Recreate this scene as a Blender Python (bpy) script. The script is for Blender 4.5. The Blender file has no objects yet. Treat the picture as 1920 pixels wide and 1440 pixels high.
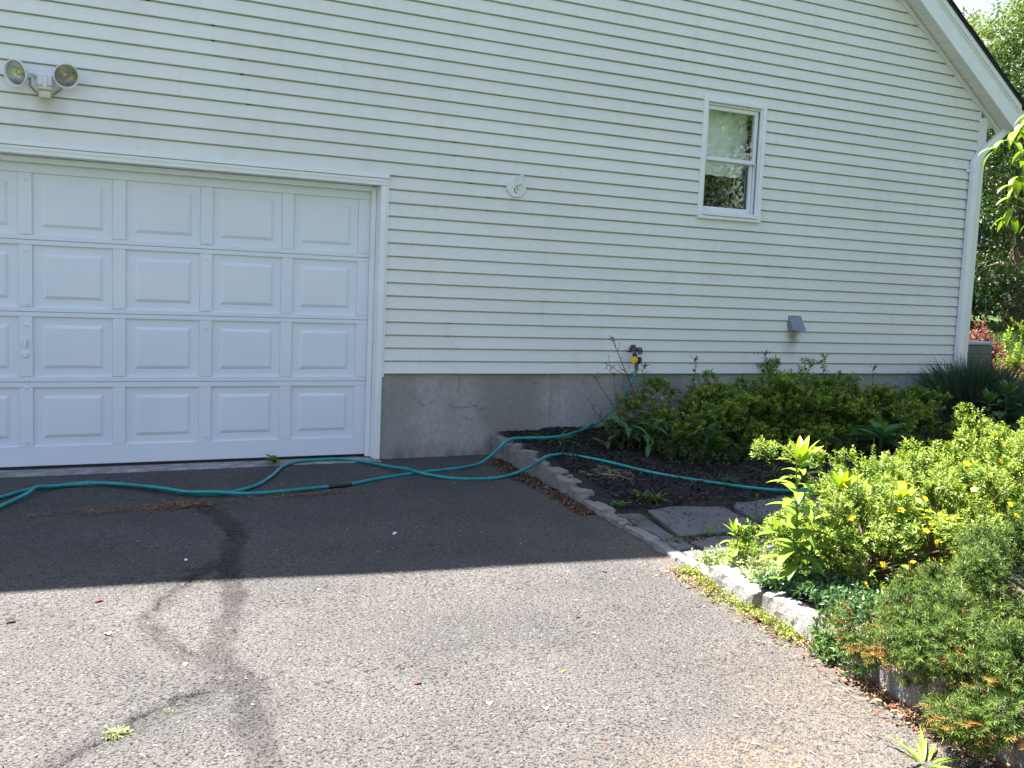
import bpy, math, random
import numpy as np
from mathutils import Vector, Matrix

scene = bpy.context.scene
# ---------------------------------------------------------------- camera
cam_d = bpy.data.cameras.new("camera"); cam = bpy.data.objects.new("camera", cam_d)
scene.collection.objects.link(cam); scene.camera = cam
cam_d.sensor_width = 36.0; cam_d.lens = 36.0 * 1807.756 / 1920.0
cam_d.clip_start = 0.05; cam_d.clip_end = 500
CR = [[0.9005071904, 0.0048995089, -0.4348135173],
      [-0.4328908418, 0.1046990422, -0.8953455364],
      [0.0411378053, 0.9944918830, 0.0964031929]]
CP = (0.0, -7.185262, 1.365083)
cam.matrix_world = Matrix([CR[0] + [CP[0]], CR[1] + [CP[1]], CR[2] + [CP[2]], [0, 0, 0, 1]])

# ---------------------------------------------------------------- sun, sky, exposure
SUN = Vector((-0.30, 0.364, 1.0)).normalized()
elev = math.asin(SUN.z); azim = math.atan2(SUN.x, SUN.y)
world = bpy.data.worlds.new("World"); scene.world = world; world.use_nodes = True
wn = world.node_tree.nodes; bg = wn["Background"]
sky = wn.new("ShaderNodeTexSky"); sky.sky_type = 'NISHITA'; sky.sun_disc = False
sky.sun_elevation = elev; sky.sun_rotation = azim
sky.air_density = 1.0; sky.dust_density = 1.5; sky.ozone_density = 1.0
# thin white cloud veil low over the horizon, mixed into the clear sky by height and noise
wl = world.node_tree.links; tc = wn.new("ShaderNodeTexCoord"); sep = wn.new("ShaderNodeSeparateXYZ"); wl.new(tc.outputs['Generated'], sep.inputs[0])
cn = wn.new("ShaderNodeTexNoise"); cn.inputs['Scale'].default_value = 2.2; cn.inputs['Detail'].default_value = 6; wl.new(tc.outputs['Generated'], cn.inputs['Vector'])
mr = wn.new("ShaderNodeMapRange"); mr.inputs[1].default_value = .62; mr.inputs[2].default_value = .22; wl.new(sep.outputs[2], mr.inputs[0])
ml = wn.new("ShaderNodeMath"); ml.operation = 'MULTIPLY_ADD'; wl.new(cn.outputs['Fac'], ml.inputs[0]); ml.inputs[1].default_value = .5; ml.inputs[2].default_value = .68
m2 = wn.new("ShaderNodeMath"); m2.operation = 'MULTIPLY'; m2.use_clamp = True; wl.new(mr.outputs[0], m2.inputs[0]); wl.new(ml.outputs[0], m2.inputs[1])
mx = wn.new("ShaderNodeMix"); mx.data_type = 'RGBA'; wl.new(m2.outputs[0], mx.inputs[0]); wl.new(sky.outputs[0], mx.inputs[6]); mx.inputs[7].default_value = (2.7, 2.8, 3.0, 1)
wl.new(mx.outputs[2], bg.inputs[0]); bg.inputs[1].default_value = 0.066
sl = bpy.data.lights.new("sun", 'SUN'); sl.energy = 5.0; sl.angle = math.radians(0.5); sl.color = (1.0, 0.955, 0.89)
so = bpy.data.objects.new("sun", sl); scene.collection.objects.link(so)
so.rotation_euler = SUN.to_track_quat('Z', 'Y').to_euler(); so.location = (0, 0, 20)
scene.view_settings.view_transform = 'Standard'; scene.view_settings.look = 'None'
scene.view_settings.exposure = 2.5; scene.view_settings.gamma = 1.0
scene.cycles.max_bounces = 8; scene.cycles.transparent_max_bounces = 16

# ---------------------------------------------------------------- helpers
COL = scene.collection
def link(o, parent=None):
    COL.objects.link(o)
    if parent is not None: o.parent = parent
    return o
def tag(o, label=None, cat=None, group=None, kind=None):
    if label: o['label'] = label
    if cat: o['category'] = cat
    if group: o['group'] = group
    if kind: o['kind'] = kind
    return o
def empty(name, loc=(0, 0, 0), rz=0.0, **k):
    o = bpy.data.objects.new(name, None); o.location = loc; o.rotation_euler[2] = rz
    o.empty_display_size = .1; link(o); tag(o, **k); return o
def copy_tree(o, loc, rz=0, sc=None, **k):
    c = o.copy(); COL.objects.link(c); c.location = loc; c.rotation_euler[2] = rz
    if sc: c.scale = sc
    for ch in list(o.children):
        d = ch.copy(); COL.objects.link(d); d.parent = c
        for g in ch.children:
            e = g.copy(); COL.objects.link(e); e.parent = d
    tag(c, **k); return c

class MB:
    """mesh builder with numpy chunks"""
    def __init__(s): s.v = []; s.f3 = []; s.f4 = []; s.c3 = []; s.c4 = []; s.n = 0; s.m3 = []; s.m4 = []
    def add(s, V, F, col=None, m=0):
        V = np.asarray(V, float).reshape(-1, 3); F = np.asarray(F, int); 
        s.v.append(V); k = F.shape[1]; F = F + s.n; s.n += len(V)
        if col is None: col = np.ones((len(F), 4))
        col = np.asarray(col, float)
        if col.ndim == 1: col = np.tile(col, (len(F), 1))
        if col.shape[1] == 3: col = np.hstack([col, np.ones((len(col), 1))])
        mm = np.full(len(F), m)
        if k == 3: s.f3.append(F); s.c3.append(col); s.m3.append(mm)
        else: s.f4.append(F); s.c4.append(col); s.m4.append(mm)
        return s
    def poly(s, pts, col=None, m=0):      # fan
        n = len(pts); F = [[0, i, i + 1] for i in range(1, n - 1)]
        return s.add(pts, F, col, m)
    def box(s, a, b, m=0, col=None, bev=0.0):
        x0, y0, z0 = a; x1, y1, z1 = b
        if bev <= 0:
            V = [(x0, y0, z0), (x1, y0, z0), (x1, y1, z0), (x0, y1, z0), (x0, y0, z1), (x1, y0, z1), (x1, y1, z1), (x0, y1, z1)]
            F = [(0, 3, 2, 1), (4, 5, 6, 7), (0, 1, 5, 4), (1, 2, 6, 5), (2, 3, 7, 6), (3, 0, 4, 7)]
            return s.add(V, F, col, m)
        # chamfered box
        e = bev; V = []; idx = {}
        for ix, X in ((-1, x0), (1, x1)):
            for iy, Y in ((-1, y0), (1, y1)):
                for iz, Z in ((-1, z0), (1, z1)):
                    for ax in range(3):
                        p = [X - ix * e, Y - iy * e, Z - iz * e]; p[ax] = (X, Y, Z)[ax]
                        idx[(ix, iy, iz, ax)] = len(V); V.append(p)
        F4 = []; F3 = []
        for ax in range(3):
            o1, o2 = [q for q in range(3) if q != ax]
            for sg in (-1, 1):
                quad = []
                for a_, b_ in ((-1, -1), (1, -1), (1, 1), (-1, 1)):
                    key = [0, 0, 0]; key[ax] = sg; key[o1] = a_; key[o2] = b_; quad.append(idx[(*key, ax)])
                F4.append(quad)
        for ax in range(3):
            o1, o2 = [q for q in range(3) if q != ax]
            for a_ in (-1, 1):
                for b_ in (-1, 1):
                    k0 = [0, 0, 0]; k0[o1] = a_; k0[o2] = b_; k1 = list(k0); k0[ax] = -1; k1[ax] = 1
                    F4.append([idx[(*k0, o1)], idx[(*k1, o1)], idx[(*k1, o2)], idx[(*k0, o2)]])
        for ix in (-1, 1):
            for iy in (-1, 1):
                for iz in (-1, 1): F3.append([idx[(ix, iy, iz, q)] for q in range(3)])
        n0 = s.n; s.add(V, F4, col, m); s.add(np.zeros((0, 3)), np.array(F3) - (s.n - n0), col, m) if False else None
        s.f3.append(np.array(F3) + n0)
        cc = np.ones((8, 4)) if col is None else np.tile(np.append(np.asarray(col, float)[:3], 1), (8, 1))
        s.c3.append(cc); s.m3.append(np.full(8, m)); return s
    def tube(s, pts, r, n=8, m=0, col=None, cap=True):
        P = np.asarray(pts, float); K = len(P); r = np.broadcast_to(np.asarray(r, float), (K,))
        T = np.gradient(P, axis=0); T /= np.linalg.norm(T, axis=1)[:, None] + 1e-12
        up = np.array([0, 0, 1.]) if abs(T[0][2]) < .9 else np.array([1., 0, 0])
        V = []; a = np.arange(n) * 2 * np.pi / n
        u = np.cross(up, T[0]); u /= np.linalg.norm(u)
        for i in range(K):
            u = u - T[i] * (u @ T[i]); u /= np.linalg.norm(u) + 1e-12; w = np.cross(T[i], u)
            V.append(P[i] + r[i] * (np.cos(a)[:, None] * u + np.sin(a)[:, None] * w))
        V = np.concatenate(V); F = []
        for i in range(K - 1):
            for j in range(n): F.append((i * n + j, i * n + (j + 1) % n, (i + 1) * n + (j + 1) % n, (i + 1) * n + j))
        s.add(V, F, col, m)
        if cap:
            for i, rev in ((0, 1), (K - 1, 0)):
                ring = V[i * n:(i + 1) * n]; s.poly(ring[::-1] if rev else ring, col, m)
        return s
    def lathe(s, prof, origin, axis, n=24, m=0, col=None):
        """prof: list (t along axis, radius)"""
        A = np.array(axis, float); A /= np.linalg.norm(A); up = np.array([0, 0, 1.]) if abs(A[2]) < .9 else np.array([1., 0, 0])
        u = np.cross(up, A); u /= np.linalg.norm(u); w = np.cross(A, u); a = np.arange(n) * 2 * np.pi / n
        V = np.concatenate([np.array(origin) + t * A + max(r, 1e-5) * (np.cos(a)[:, None] * u + np.sin(a)[:, None] * w) for t, r in prof])
        F = [(i * n + j, i * n + (j + 1) % n, (i + 1) * n + (j + 1) % n, (i + 1) * n + j) for i in range(len(prof) - 1) for j in range(n)]
        return s.add(V, F, col, m)
    def build(s, name, mats, parent=None, smooth=False, loc=None):
        V = np.concatenate(s.v) if s.v else np.zeros((0, 3))
        f3 = np.concatenate(s.f3) if s.f3 else np.zeros((0, 3), int); f4 = np.concatenate(s.f4) if s.f4 else np.zeros((0, 4), int)
        me = bpy.data.meshes.new(name); me.vertices.add(len(V)); me.vertices.foreach_set('co', V.astype(np.float32).ravel())
        n3, n4 = len(f3), len(f4); me.loops.add(n3 * 3 + n4 * 4)
        me.loops.foreach_set('vertex_index', np.concatenate([f3.ravel(), f4.ravel()]).astype(np.int32))
        me.polygons.add(n3 + n4)
        me.polygons.foreach_set('loop_start', np.concatenate([np.arange(n3) * 3, n3 * 3 + np.arange(n4) * 4]).astype(np.int32))
        mm = np.concatenate((s.m3 + s.m4) if (s.m3 or s.m4) else [np.zeros(0)]).astype(np.int32)
        me.polygons.foreach_set('material_index', mm)
        me.polygons.foreach_set('use_smooth', np.full(n3 + n4, bool(smooth)))
        cc = np.concatenate(s.c3 + s.c4) if (s.c3 or s.c4) else np.zeros((0, 4))
        at = me.attributes.new('col', 'FLOAT_COLOR', 'FACE'); at.data.foreach_set('color', cc.astype(np.float32).ravel())
        me.update(calc_edges=True)
        if not isinstance(mats, (list, tuple)): mats = [mats]
        for m_ in mats: me.materials.append(m_)
        o = bpy.data.objects.new(name, me); link(o, parent)
        if loc: o.location = loc
        return o

# ---------------------------------------------------------------- materials
def newmat(name):
    m = bpy.data.materials.new(name); m.use_nodes = True; nt = m.node_tree; return m, nt, nt.nodes['Principled BSDF']
def N(nt, t, **kw):
    n = nt.nodes.new(t)
    for k, v in kw.items():
        if k.startswith('i_'): n.inputs[int(k[2:]) if k[2:].isdigit() else k[2:].replace('_', ' ')].default_value = v
        else: setattr(n, k, v)
    return n
def coords(nt, scale=(1, 1, 1), obj=True):
    t = N(nt, 'ShaderNodeTexCoord'); mp = N(nt, 'ShaderNodeMapping'); nt.links.new(t.outputs['Object'], mp.inputs[0])
    mp.inputs['Scale'].default_value = scale; return mp.outputs[0]
def noise(nt, vec, scale, detail=3, rough=.55):
    n = N(nt, 'ShaderNodeTexNoise'); n.inputs['Scale'].default_value = scale; n.inputs['Detail'].default_value = detail
    n.inputs['Roughness'].default_value = rough; nt.links.new(vec, n.inputs['Vector']); return n.outputs['Fac']
def ramp(nt, fac, stops):
    r = N(nt, 'ShaderNodeValToRGB'); nt.links.new(fac, r.inputs[0]); e = r.color_ramp.elements
    while len(e) < len(stops): e.new(.5)
    for i, (p, c) in enumerate(stops):
        e[i].position = p; e[i].color = (c, c, c, 1) if not isinstance(c, (tuple, list)) else (*c[:3], 1)
    return r.outputs[0]
def mix(nt, fac, a, b, mode='MIX'):
    m = N(nt, 'ShaderNodeMix'); m.data_type = 'RGBA'; m.blend_type = mode
    for inp, v in ((m.inputs[0], fac), (m.inputs[6], a), (m.inputs[7], b)):
        if isinstance(v, bpy.types.NodeSocket): nt.links.new(v, inp)
        elif isinstance(v, (int, float)): inp.default_value = v
        else: inp.default_value = (*v[:3], 1)
    return m.outputs[2]
def math_(nt, op, a, b=None, c=None):
    m = N(nt, 'ShaderNodeMath', operation=op)
    for i, v in enumerate((a, b, c)):
        if v is None: continue
        if isinstance(v, bpy.types.NodeSocket): nt.links.new(v, m.inputs[i])
        else: m.inputs[i].default_value = v
    return m.outputs[0]
def bump(nt, bsdf, h, dist, strength=1.0):
    b = N(nt, 'ShaderNodeBump'); b.inputs['Distance'].default_value = dist; b.inputs['Strength'].default_value = strength
    nt.links.new(h, b.inputs['Height']); nt.links.new(b.outputs[0], bsdf.inputs['Normal']); return b

def simple(name, c, rough=.5, var=.06, nscale=6, metal=0, bmp=0.0, bscale=200, spec=.5):
    m, nt, b = newmat(name); v = coords(nt)
    n = noise(nt, v, nscale, 4)
    lo = tuple(x * (1 - var) for x in c); hi = tuple(min(1, x * (1 + var)) for x in c)
    nt.links.new(ramp(nt, n, [(.3, lo), (.7, hi)]), b.inputs['Base Color'])
    b.inputs['Roughness'].default_value = rough; b.inputs['Metallic'].default_value = metal
    b.inputs['Specular IOR Level'].default_value = spec
    if bmp: bump(nt, b, noise(nt, v, bscale, 2), bmp)
    return m

def leafmat(name, trans=.35, rough=.45, spec=.4):
    m, nt, b = newmat(name); a = N(nt, 'ShaderNodeAttribute', attribute_name='col')
    nt.links.new(a.outputs['Color'], b.inputs['Base Color']); b.inputs['Roughness'].default_value = rough
    b.inputs['Specular IOR Level'].default_value = spec
    t = N(nt, 'ShaderNodeBsdfTranslucent'); g = mix(nt, 1.0, a.outputs['Color'], (1.25, 1.15, .45), 'MULTIPLY')
    nt.links.new(g, t.inputs[0]); mx = N(nt, 'ShaderNodeMixShader'); mx.inputs[0].default_value = trans
    nt.links.new(b.outputs[0], mx.inputs[1]); nt.links.new(t.outputs[0], mx.inputs[2])
    nt.links.new(mx.outputs[0], nt.nodes['Material Output'].inputs[0]); return m
def colmat(name, rough=.8, spec=.2):
    m, nt, b = newmat(name); a = N(nt, 'ShaderNodeAttribute', attribute_name='col')
    nt.links.new(a.outputs['Color'], b.inputs['Base Color']); b.inputs['Roughness'].default_value = rough
    b.inputs['Specular IOR Level'].default_value = spec; return m

M = {}
def mk_siding():
    m, nt, b = newmat('vinyl siding'); v = coords(nt)
    big = noise(nt, v, .7, 4); streak = noise(nt, coords(nt, (5, 5, .8)), 2.0, 4); fine = noise(nt, v, 40, 3)
    c = ramp(nt, big, [(.3, (.685, .687, .685)), (.7, (.74, .742, .74))])
    c = mix(nt, math_(nt, 'MULTIPLY', ramp(nt, streak, [(.5, 0.), (.8, 1.)]), .17), c, (.42, .42, .36))
    c = mix(nt, math_(nt, 'MULTIPLY', ramp(nt, fine, [(.55, 0.), (.8, 1.)]), .06), c, (.35, .34, .28))
    # grime with a place of its own: below the lamp, below the vent, below the tap
    t = N(nt, 'ShaderNodeTexCoord')
    for (x, z, r, a, col) in ((.03, 2.43, .13, .35, (.33, .35, .30)), (6.46, 1.03, .10, .75, (.16, .17, .10)), (6.42, 0.93, .12, .35, (.25, .27, .22)), (4.55, .78, .09, .25, (.4, .4, .3)), (3.44, 2.06, .10, .15, (.4, .4, .36))):
        d = N(nt, 'ShaderNodeVectorMath', operation='DISTANCE'); nt.links.new(t.outputs['Object'], d.inputs[0]); d.inputs[1].default_value = (x, -.01, z)
        dn = math_(nt, 'ADD', d.outputs['Value'], math_(nt, 'MULTIPLY', math_(nt, 'SUBTRACT', noise(nt, v, 18, 3), .5), r * .8))
        f = N(nt, 'ShaderNodeMapRange'); f.inputs[1].default_value = r; f.inputs[2].default_value = r * .15; f.inputs[3].default_value = 0; f.inputs[4].default_value = a
        nt.links.new(dn, f.inputs[0]); c = mix(nt, f.outputs[0], c, col)
    at = N(nt, 'ShaderNodeAttribute', attribute_name='col'); c = mix(nt, 1.0, c, at.outputs['Color'], 'MULTIPLY')
    nt.links.new(c, b.inputs['Base Color']); b.inputs['Roughness'].default_value = .42; b.inputs['Specular IOR Level'].default_value = .35
    bump(nt, b, noise(nt, coords(nt, (1, 1, 6)), 14, 3), .0012); return m
M['siding'] = mk_siding()
M['trim'] = simple('white trim', (.74, .76, .80), .45, .04, 5)
M['doorpaint'] = None
def mk_door():
    m, nt, b = newmat('painted garage door'); v = coords(nt)
    c = ramp(nt, noise(nt, v, 2, 4), [(.3, (.66, .71, .80)), (.7, (.71, .75, .83))])
    scuff = ramp(nt, noise(nt, coords(nt, (3, 3, 40)), 6, 5, .7), [(.62, 0.), (.70, 1.)])
    t = N(nt, 'ShaderNodeTexCoord'); sx = N(nt, 'ShaderNodeSeparateXYZ'); nt.links.new(t.outputs['Object'], sx.inputs[0])
    low = N(nt, 'ShaderNodeMapRange'); low.inputs[1].default_value = .5; low.inputs[2].default_value = .05; low.inputs[3].default_value = .08; low.inputs[4].default_value = .9
    nt.links.new(sx.outputs[2], low.inputs[0])
    c = mix(nt, math_(nt, 'MULTIPLY', scuff, low.outputs[0]), c, (.34, .35, .38))
    nt.links.new(c, b.inputs['Base Color']); b.inputs['Roughness'].default_value = .5
    bump(nt, b, noise(nt, coords(nt, (30, 30, 250)), 3, 3), .0008); return m
M['doorpaint'] = mk_door()
def mk_conc():
    m, nt, b = newmat('foundation concrete'); v = coords(nt)
    c = ramp(nt, noise(nt, coords(nt, (1, 1, .35)), 1.5, 4, .6), [(.33, (.29, .285, .275)), (.52, (.36, .355, .345)), (.7, (.44, .435, .43))])
    c = mix(nt, ramp(nt, noise(nt, v, 26, 5, .7), [(.4, 0.), (.75, .45)]), c, (.14, .135, .125))
    c = mix(nt, ramp(nt, noise(nt, v, 90, 2), [(.68, 0.), (.74, .6)]), c, (.5, .5, .48))
    w = N(nt, 'ShaderNodeTexVoronoi', feature='DISTANCE_TO_EDGE'); w.inputs['Scale'].default_value = 1.1
    dv = N(nt, 'ShaderNodeVectorMath', operation='ADD'); nz = N(nt, 'ShaderNodeTexNoise'); nz.inputs['Scale'].default_value = 5; nt.links.new(v, nz.inputs['Vector'])
    sc = N(nt, 'ShaderNodeVectorMath', operation='SCALE'); sc.inputs['Scale'].default_value = .5; nt.links.new(nz.outputs['Color'], sc.inputs[0])
    nt.links.new(v, dv.inputs[0]); nt.links.new(sc.outputs[0], dv.inputs[1]); nt.links.new(dv.outputs[0], w.inputs['Vector'])
    am = N(nt, 'ShaderNodeAttribute', attribute_name='mask'); sm_ = N(nt, 'ShaderNodeSeparateColor'); nt.links.new(am.outputs['Color'], sm_.inputs[0])
    c = mix(nt, math_(nt, 'MULTIPLY', sm_.outputs[0], .62), c, (.17, .158, .14)); c = mix(nt, sm_.outputs[1], c, (.04, .04, .038))
    line = ramp(nt, w.outputs['Distance'], [(.0, 1.), (.006, 0.)])
    gate = ramp(nt, noise(nt, v, 1.7, 2), [(.55, 0.), (.62, .75)])
    c = mix(nt, math_(nt, 'MULTIPLY', line, gate), c, (.05, .05, .05))
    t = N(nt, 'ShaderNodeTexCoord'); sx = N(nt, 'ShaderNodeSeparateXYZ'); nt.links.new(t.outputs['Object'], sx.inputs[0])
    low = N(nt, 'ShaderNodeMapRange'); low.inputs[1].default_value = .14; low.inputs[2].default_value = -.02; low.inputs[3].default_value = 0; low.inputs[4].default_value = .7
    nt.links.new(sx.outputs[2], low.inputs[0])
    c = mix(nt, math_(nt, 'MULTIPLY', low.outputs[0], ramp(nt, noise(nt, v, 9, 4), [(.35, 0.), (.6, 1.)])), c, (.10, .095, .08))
    nt.links.new(c, b.inputs['Base Color']); b.inputs['Roughness'].default_value = .9
    bump(nt, b, noise(nt, v, 60, 4, .7), .004); return m
M['concrete'] = mk_conc()
def mk_asphalt():
    m, nt, b = newmat('asphalt'); v = coords(nt); a = N(nt, 'ShaderNodeAttribute', attribute_name='mask')
    sp = N(nt, 'ShaderNodeSeparateColor'); nt.links.new(a.outputs['Color'], sp.inputs[0])
    vo = N(nt, 'ShaderNodeTexVoronoi'); vo.inputs['Scale'].default_value = 125; nt.links.new(v, vo.inputs['Vector'])
    vs = N(nt, 'ShaderNodeSeparateColor'); nt.links.new(vo.outputs['Color'], vs.inputs[0])
    c = ramp(nt, noise(nt, v, 1.3, 5, .6), [(.3, (.069, .0655, .064)), (.7, (.099, .092, .088))])
    c = mix(nt, 1.0, c, ramp(nt, vs.outputs[0], [(0, .82), (.5, .98), (.95, 1.12), (.975, 1.7)]), 'MULTIPLY')
    pit = ramp(nt, noise(nt, coords(nt, (1, 1.5, 1)), 75, 3, .65), [(.34, .15), (.45, 1.)])
    c = mix(nt, 1.0, c, pit, 'MULTIPLY')
    # sealed crack bands and open cracks
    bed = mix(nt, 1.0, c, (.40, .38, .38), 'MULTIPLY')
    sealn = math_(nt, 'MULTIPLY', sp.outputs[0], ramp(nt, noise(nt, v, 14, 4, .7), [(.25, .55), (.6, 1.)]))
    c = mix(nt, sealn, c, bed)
    c = mix(nt, sp.outputs[1], c, (.012, .011, .010))
    dust = math_(nt, 'MULTIPLY', sp.outputs[2], ramp(nt, noise(nt, v, 30, 4, .7), [(.4, 0.), (.6, 1.)]))
    c = mix(nt, dust, c, (.17, .125, .085))
    nt.links.new(c, b.inputs['Base Color']); b.inputs['Roughness'].default_value = .88; b.inputs['Specular IOR Level'].default_value = .25
    h = math_(nt, 'ADD', math_(nt, 'MULTIPLY', vo.outputs['Distance'], -.9), math_(nt, 'MULTIPLY', pit, .9))
    bump(nt, b, h, .006, 1.0); return m
M['asphalt'] = mk_asphalt()
def mk_granite():
    m, nt, b = newmat('granite'); v = coords(nt)
    c = ramp(nt, noise(nt, v, 130, 3, .7), [(.36, (.09, .09, .09)), (.44, (.20, .195, .185)), (.6, (.29, .28, .265))])
    c = mix(nt, ramp(nt, noise(nt, v, 9, 5, .7), [(.45, 0.), (.7, .55)]), c, (.13, .12, .095))
    nt.links.new(c, b.inputs['Base Color']); b.inputs['Roughness'].default_value = .85
    bump(nt, b, noise(nt, v, 45, 5, .75), .012); return m
M['granite'] = mk_granite()
def mk_slate():
    m, nt, b = newmat('slate'); v = coords(nt)
    c = ramp(nt, noise(nt, v, 5, 5, .65), [(.3, (.07, .07, .078)), (.55, (.115, .115, .125)), (.75, (.15, .135, .115))])
    c = mix(nt, ramp(nt, noise(nt, v, 45, 3), [(.66, 0.), (.74, .5)]), c, (.03, .028, .025))
    nt.links.new(c, b.inputs['Base Color']); b.inputs['Roughness'].default_value = .7
    bump(nt, b, noise(nt, v, 12, 5, .7), .006); return m
M['slate'] = mk_slate()
def mk_soil():
    m, nt, b = newmat('mulch soil'); v = coords(nt)
    c = ramp(nt, noise(nt, v, 38, 5, .75), [(.3, (.006, .006, .006)), (.55, (.018, .016, .016)), (.8, (.045, .038, .034))])
    nt.links.new(c, b.inputs['Base Color']); b.inputs['Roughness'].default_value = .95
    bump(nt, b, noise(nt, v, 60, 4, .8), .02); return m
M['soil'] = mk_soil()
def mk_lawn():
    m, nt, b = newmat('lawn'); v = coords(nt)
    c = ramp(nt, noise(nt, v, 3, 6, .75), [(.3, (.045, .09, .02)), (.55, (.075, .14, .03)), (.75, (.13, .18, .05))])
    nt.links.new(c, b.inputs['Base Color']); b.inputs['Roughness'].default_value = .9
    bump(nt, b, noise(nt, v, 25, 4, .8), .05); return m
M['lawn'] = mk_lawn()
def mk_hose():
    m, nt, b = newmat('hose rubber'); v = coords(nt)
    c = ramp(nt, noise(nt, v, 7, 4, .7), [(.35, (.003, .17, .19)), (.6, (.004, .28, .30)), (.75, (.02, .22, .21))])
    nt.links.new(c, b.inputs['Base Color']); b.inputs['Roughness'].default_value = .3; return m
M['hose'] = mk_hose()
M['black'] = simple('black plastic', (.012, .012, .014), .4)
M['darkmetal'] = simple('weathered brass', (.12, .12, .12), .5, .3, 60, .6)
M['yellow'] = simple('yellow plastic', (.75, .52, .03), .45, .15, 60)
M['greyplastic'] = simple('grey vent plastic', (.20, .22, .27), .5, .12, 20)
M['oldplastic'] = simple('yellowed plastic', (.55, .54, .40), .4, .06, 20)
M['whiteplastic'] = simple('white enamel', (.70, .71, .74), .3, .05, 20)
M['acmetal'] = simple('grey painted steel', (.085, .09, .085), .5, .1, 10)
M['actop'] = simple('condenser lid', (.33, .36, .42), .4, .1, 10)
M['shingle'] = simple('roof shingles', (.018, .018, .020), .9, .4, 30, bmp=.01, bscale=60)
M['bark'] = simple('bark', (.12, .09, .065), .9, .35, 25, bmp=.01, bscale=60)
M['twig'] = simple('twig', (.10, .065, .04), .8, .3, 40)
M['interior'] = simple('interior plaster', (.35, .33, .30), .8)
M['room'] = simple('dark room liner', (.10, .085, .065), .9)
M['leaf'] = leafmat('leaf', .35, .45, .4)
M['gloss_leaf'] = leafmat('gloss leaf', .22, .32, .5)
M['needle'] = leafmat('needle', .22, .5, .35)
M['petal'] = leafmat('petal', .4, .6, .2)
M['debris'] = colmat('debris', .85)
def mk_blind():
    m, nt, b = newmat('curtain'); v = coords(nt, (1, 1, 1))
    c = ramp(nt, noise(nt, v, 9, 4), [(.3, (.82, .84, .82)), (.7, (.93, .93, .91))])
    nt.links.new(c, b.inputs['Base Color']); b.inputs['Roughness'].default_value = .9
    return m
M['blind'] = mk_blind()
def mk_glass(name, tint=(.9, .95, .93), base=.06, rough=.0, dirt=.12):
    m, nt, b = newmat(name); nt.nodes.remove(b)
    tr = N(nt, 'ShaderNodeBsdfTransparent'); tr.inputs[0].default_value = (*tint, 1); gl = N(nt, 'ShaderNodeBsdfGlossy'); gl.inputs['Roughness'].default_value = rough
    fr = N(nt, 'ShaderNodeFresnel'); fr.inputs[0].default_value = 1.6
    mx = N(nt, 'ShaderNodeMixShader'); nt.links.new(math_(nt, 'ADD', math_(nt, 'MULTIPLY', fr.outputs[0], .36), base), mx.inputs[0])
    nt.links.new(tr.outputs[0], mx.inputs[1]); nt.links.new(gl.outputs[0], mx.inputs[2])
    df = N(nt, 'ShaderNodeBsdfDiffuse'); df.inputs[0].default_value = (.6, .6, .55, 1)
    m2 = N(nt, 'ShaderNodeMixShader'); v = coords(nt)
    nt.links.new(math_(nt, 'MULTIPLY', ramp(nt, noise(nt, v, 30, 5, .8), [(.5, 0.), (.75, 1.)]), dirt), m2.inputs[0])
    nt.links.new(mx.outputs[0], m2.inputs[1]); nt.links.new(df.outputs[0], m2.inputs[2])
    nt.links.new(m2.outputs[0], nt.nodes['Material Output'].inputs[0]); return m
M['glass'] = mk_glass('window glass', (.95, .98, .96), .0)
M['lens'] = mk_glass('lamp lens', (.8, .82, .8), .12, .12, .5)
M['reflector'] = simple('lamp reflector', (.55, .55, .5), .25, .1, 30, .9)

# ---------------------------------------------------------------- terrain functions
def interp(y, ys, vs): return np.interp(-np.asarray(y, float), [-q for q in ys], vs)
CY = [1, 0, -1, -1.9, -2.3, -2.6, -2.9, -3.1, -3.35, -3.6, -4.2, -4.8, -5.5, -8]
CXv = [3.33, 3.31, 3.27, 3.16, 3.14, 3.115, 3.07, 3.04, 3.02, 2.97, 2.93, 2.83, 2.78, 2.7]
def curbx(y): return interp(y, CY, CXv)
def bedbase(x, y):
    z = interp(y, [4, 0, -.5, -1, -1.5, -1.9, -2.2, -2.9, -3.2, -3.6, -4.2, -5, -8], [.18, .205, .165, .115, .06, .005, -.045, -.05, -.03, .03, .06, .09, .10])
    t = np.clip((np.asarray(x, float) - 4.6) / 2.2, 0, 1); t = t * t * (3 - 2 * t)
    return z * (1 - t) + .14 * t
def drivez(y): return .02 * np.minimum(np.asarray(y, float), 0) 
def vnoise(x, y, s=1.0, seed=0):
    """smooth value noise, numpy"""
    x = np.asarray(x, float) * s + seed * 17.3; y = np.asarray(y, float) * s + seed * 5.1
    xi = np.floor(x); yi = np.floor(y); fx = x - xi; fy = y - yi; fx = fx * fx * (3 - 2 * fx); fy = fy * fy * (3 - 2 * fy)
    h = lambda a, b: np.modf(np.abs(np.sin(a * 127.1 + b * 311.7 + seed) * 43758.5453))[0]
    return (h(xi, yi) * (1 - fx) + h(xi + 1, yi) * fx) * (1 - fy) + (h(xi, yi + 1) * (1 - fx) + h(xi + 1, yi + 1) * fx) * fy
def bedz(x, y): return bedbase(x, y) + (vnoise(x, y, 3.5, 1) - .5) * .035 + (vnoise(x, y, 14, 2) - .5) * .015
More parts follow.
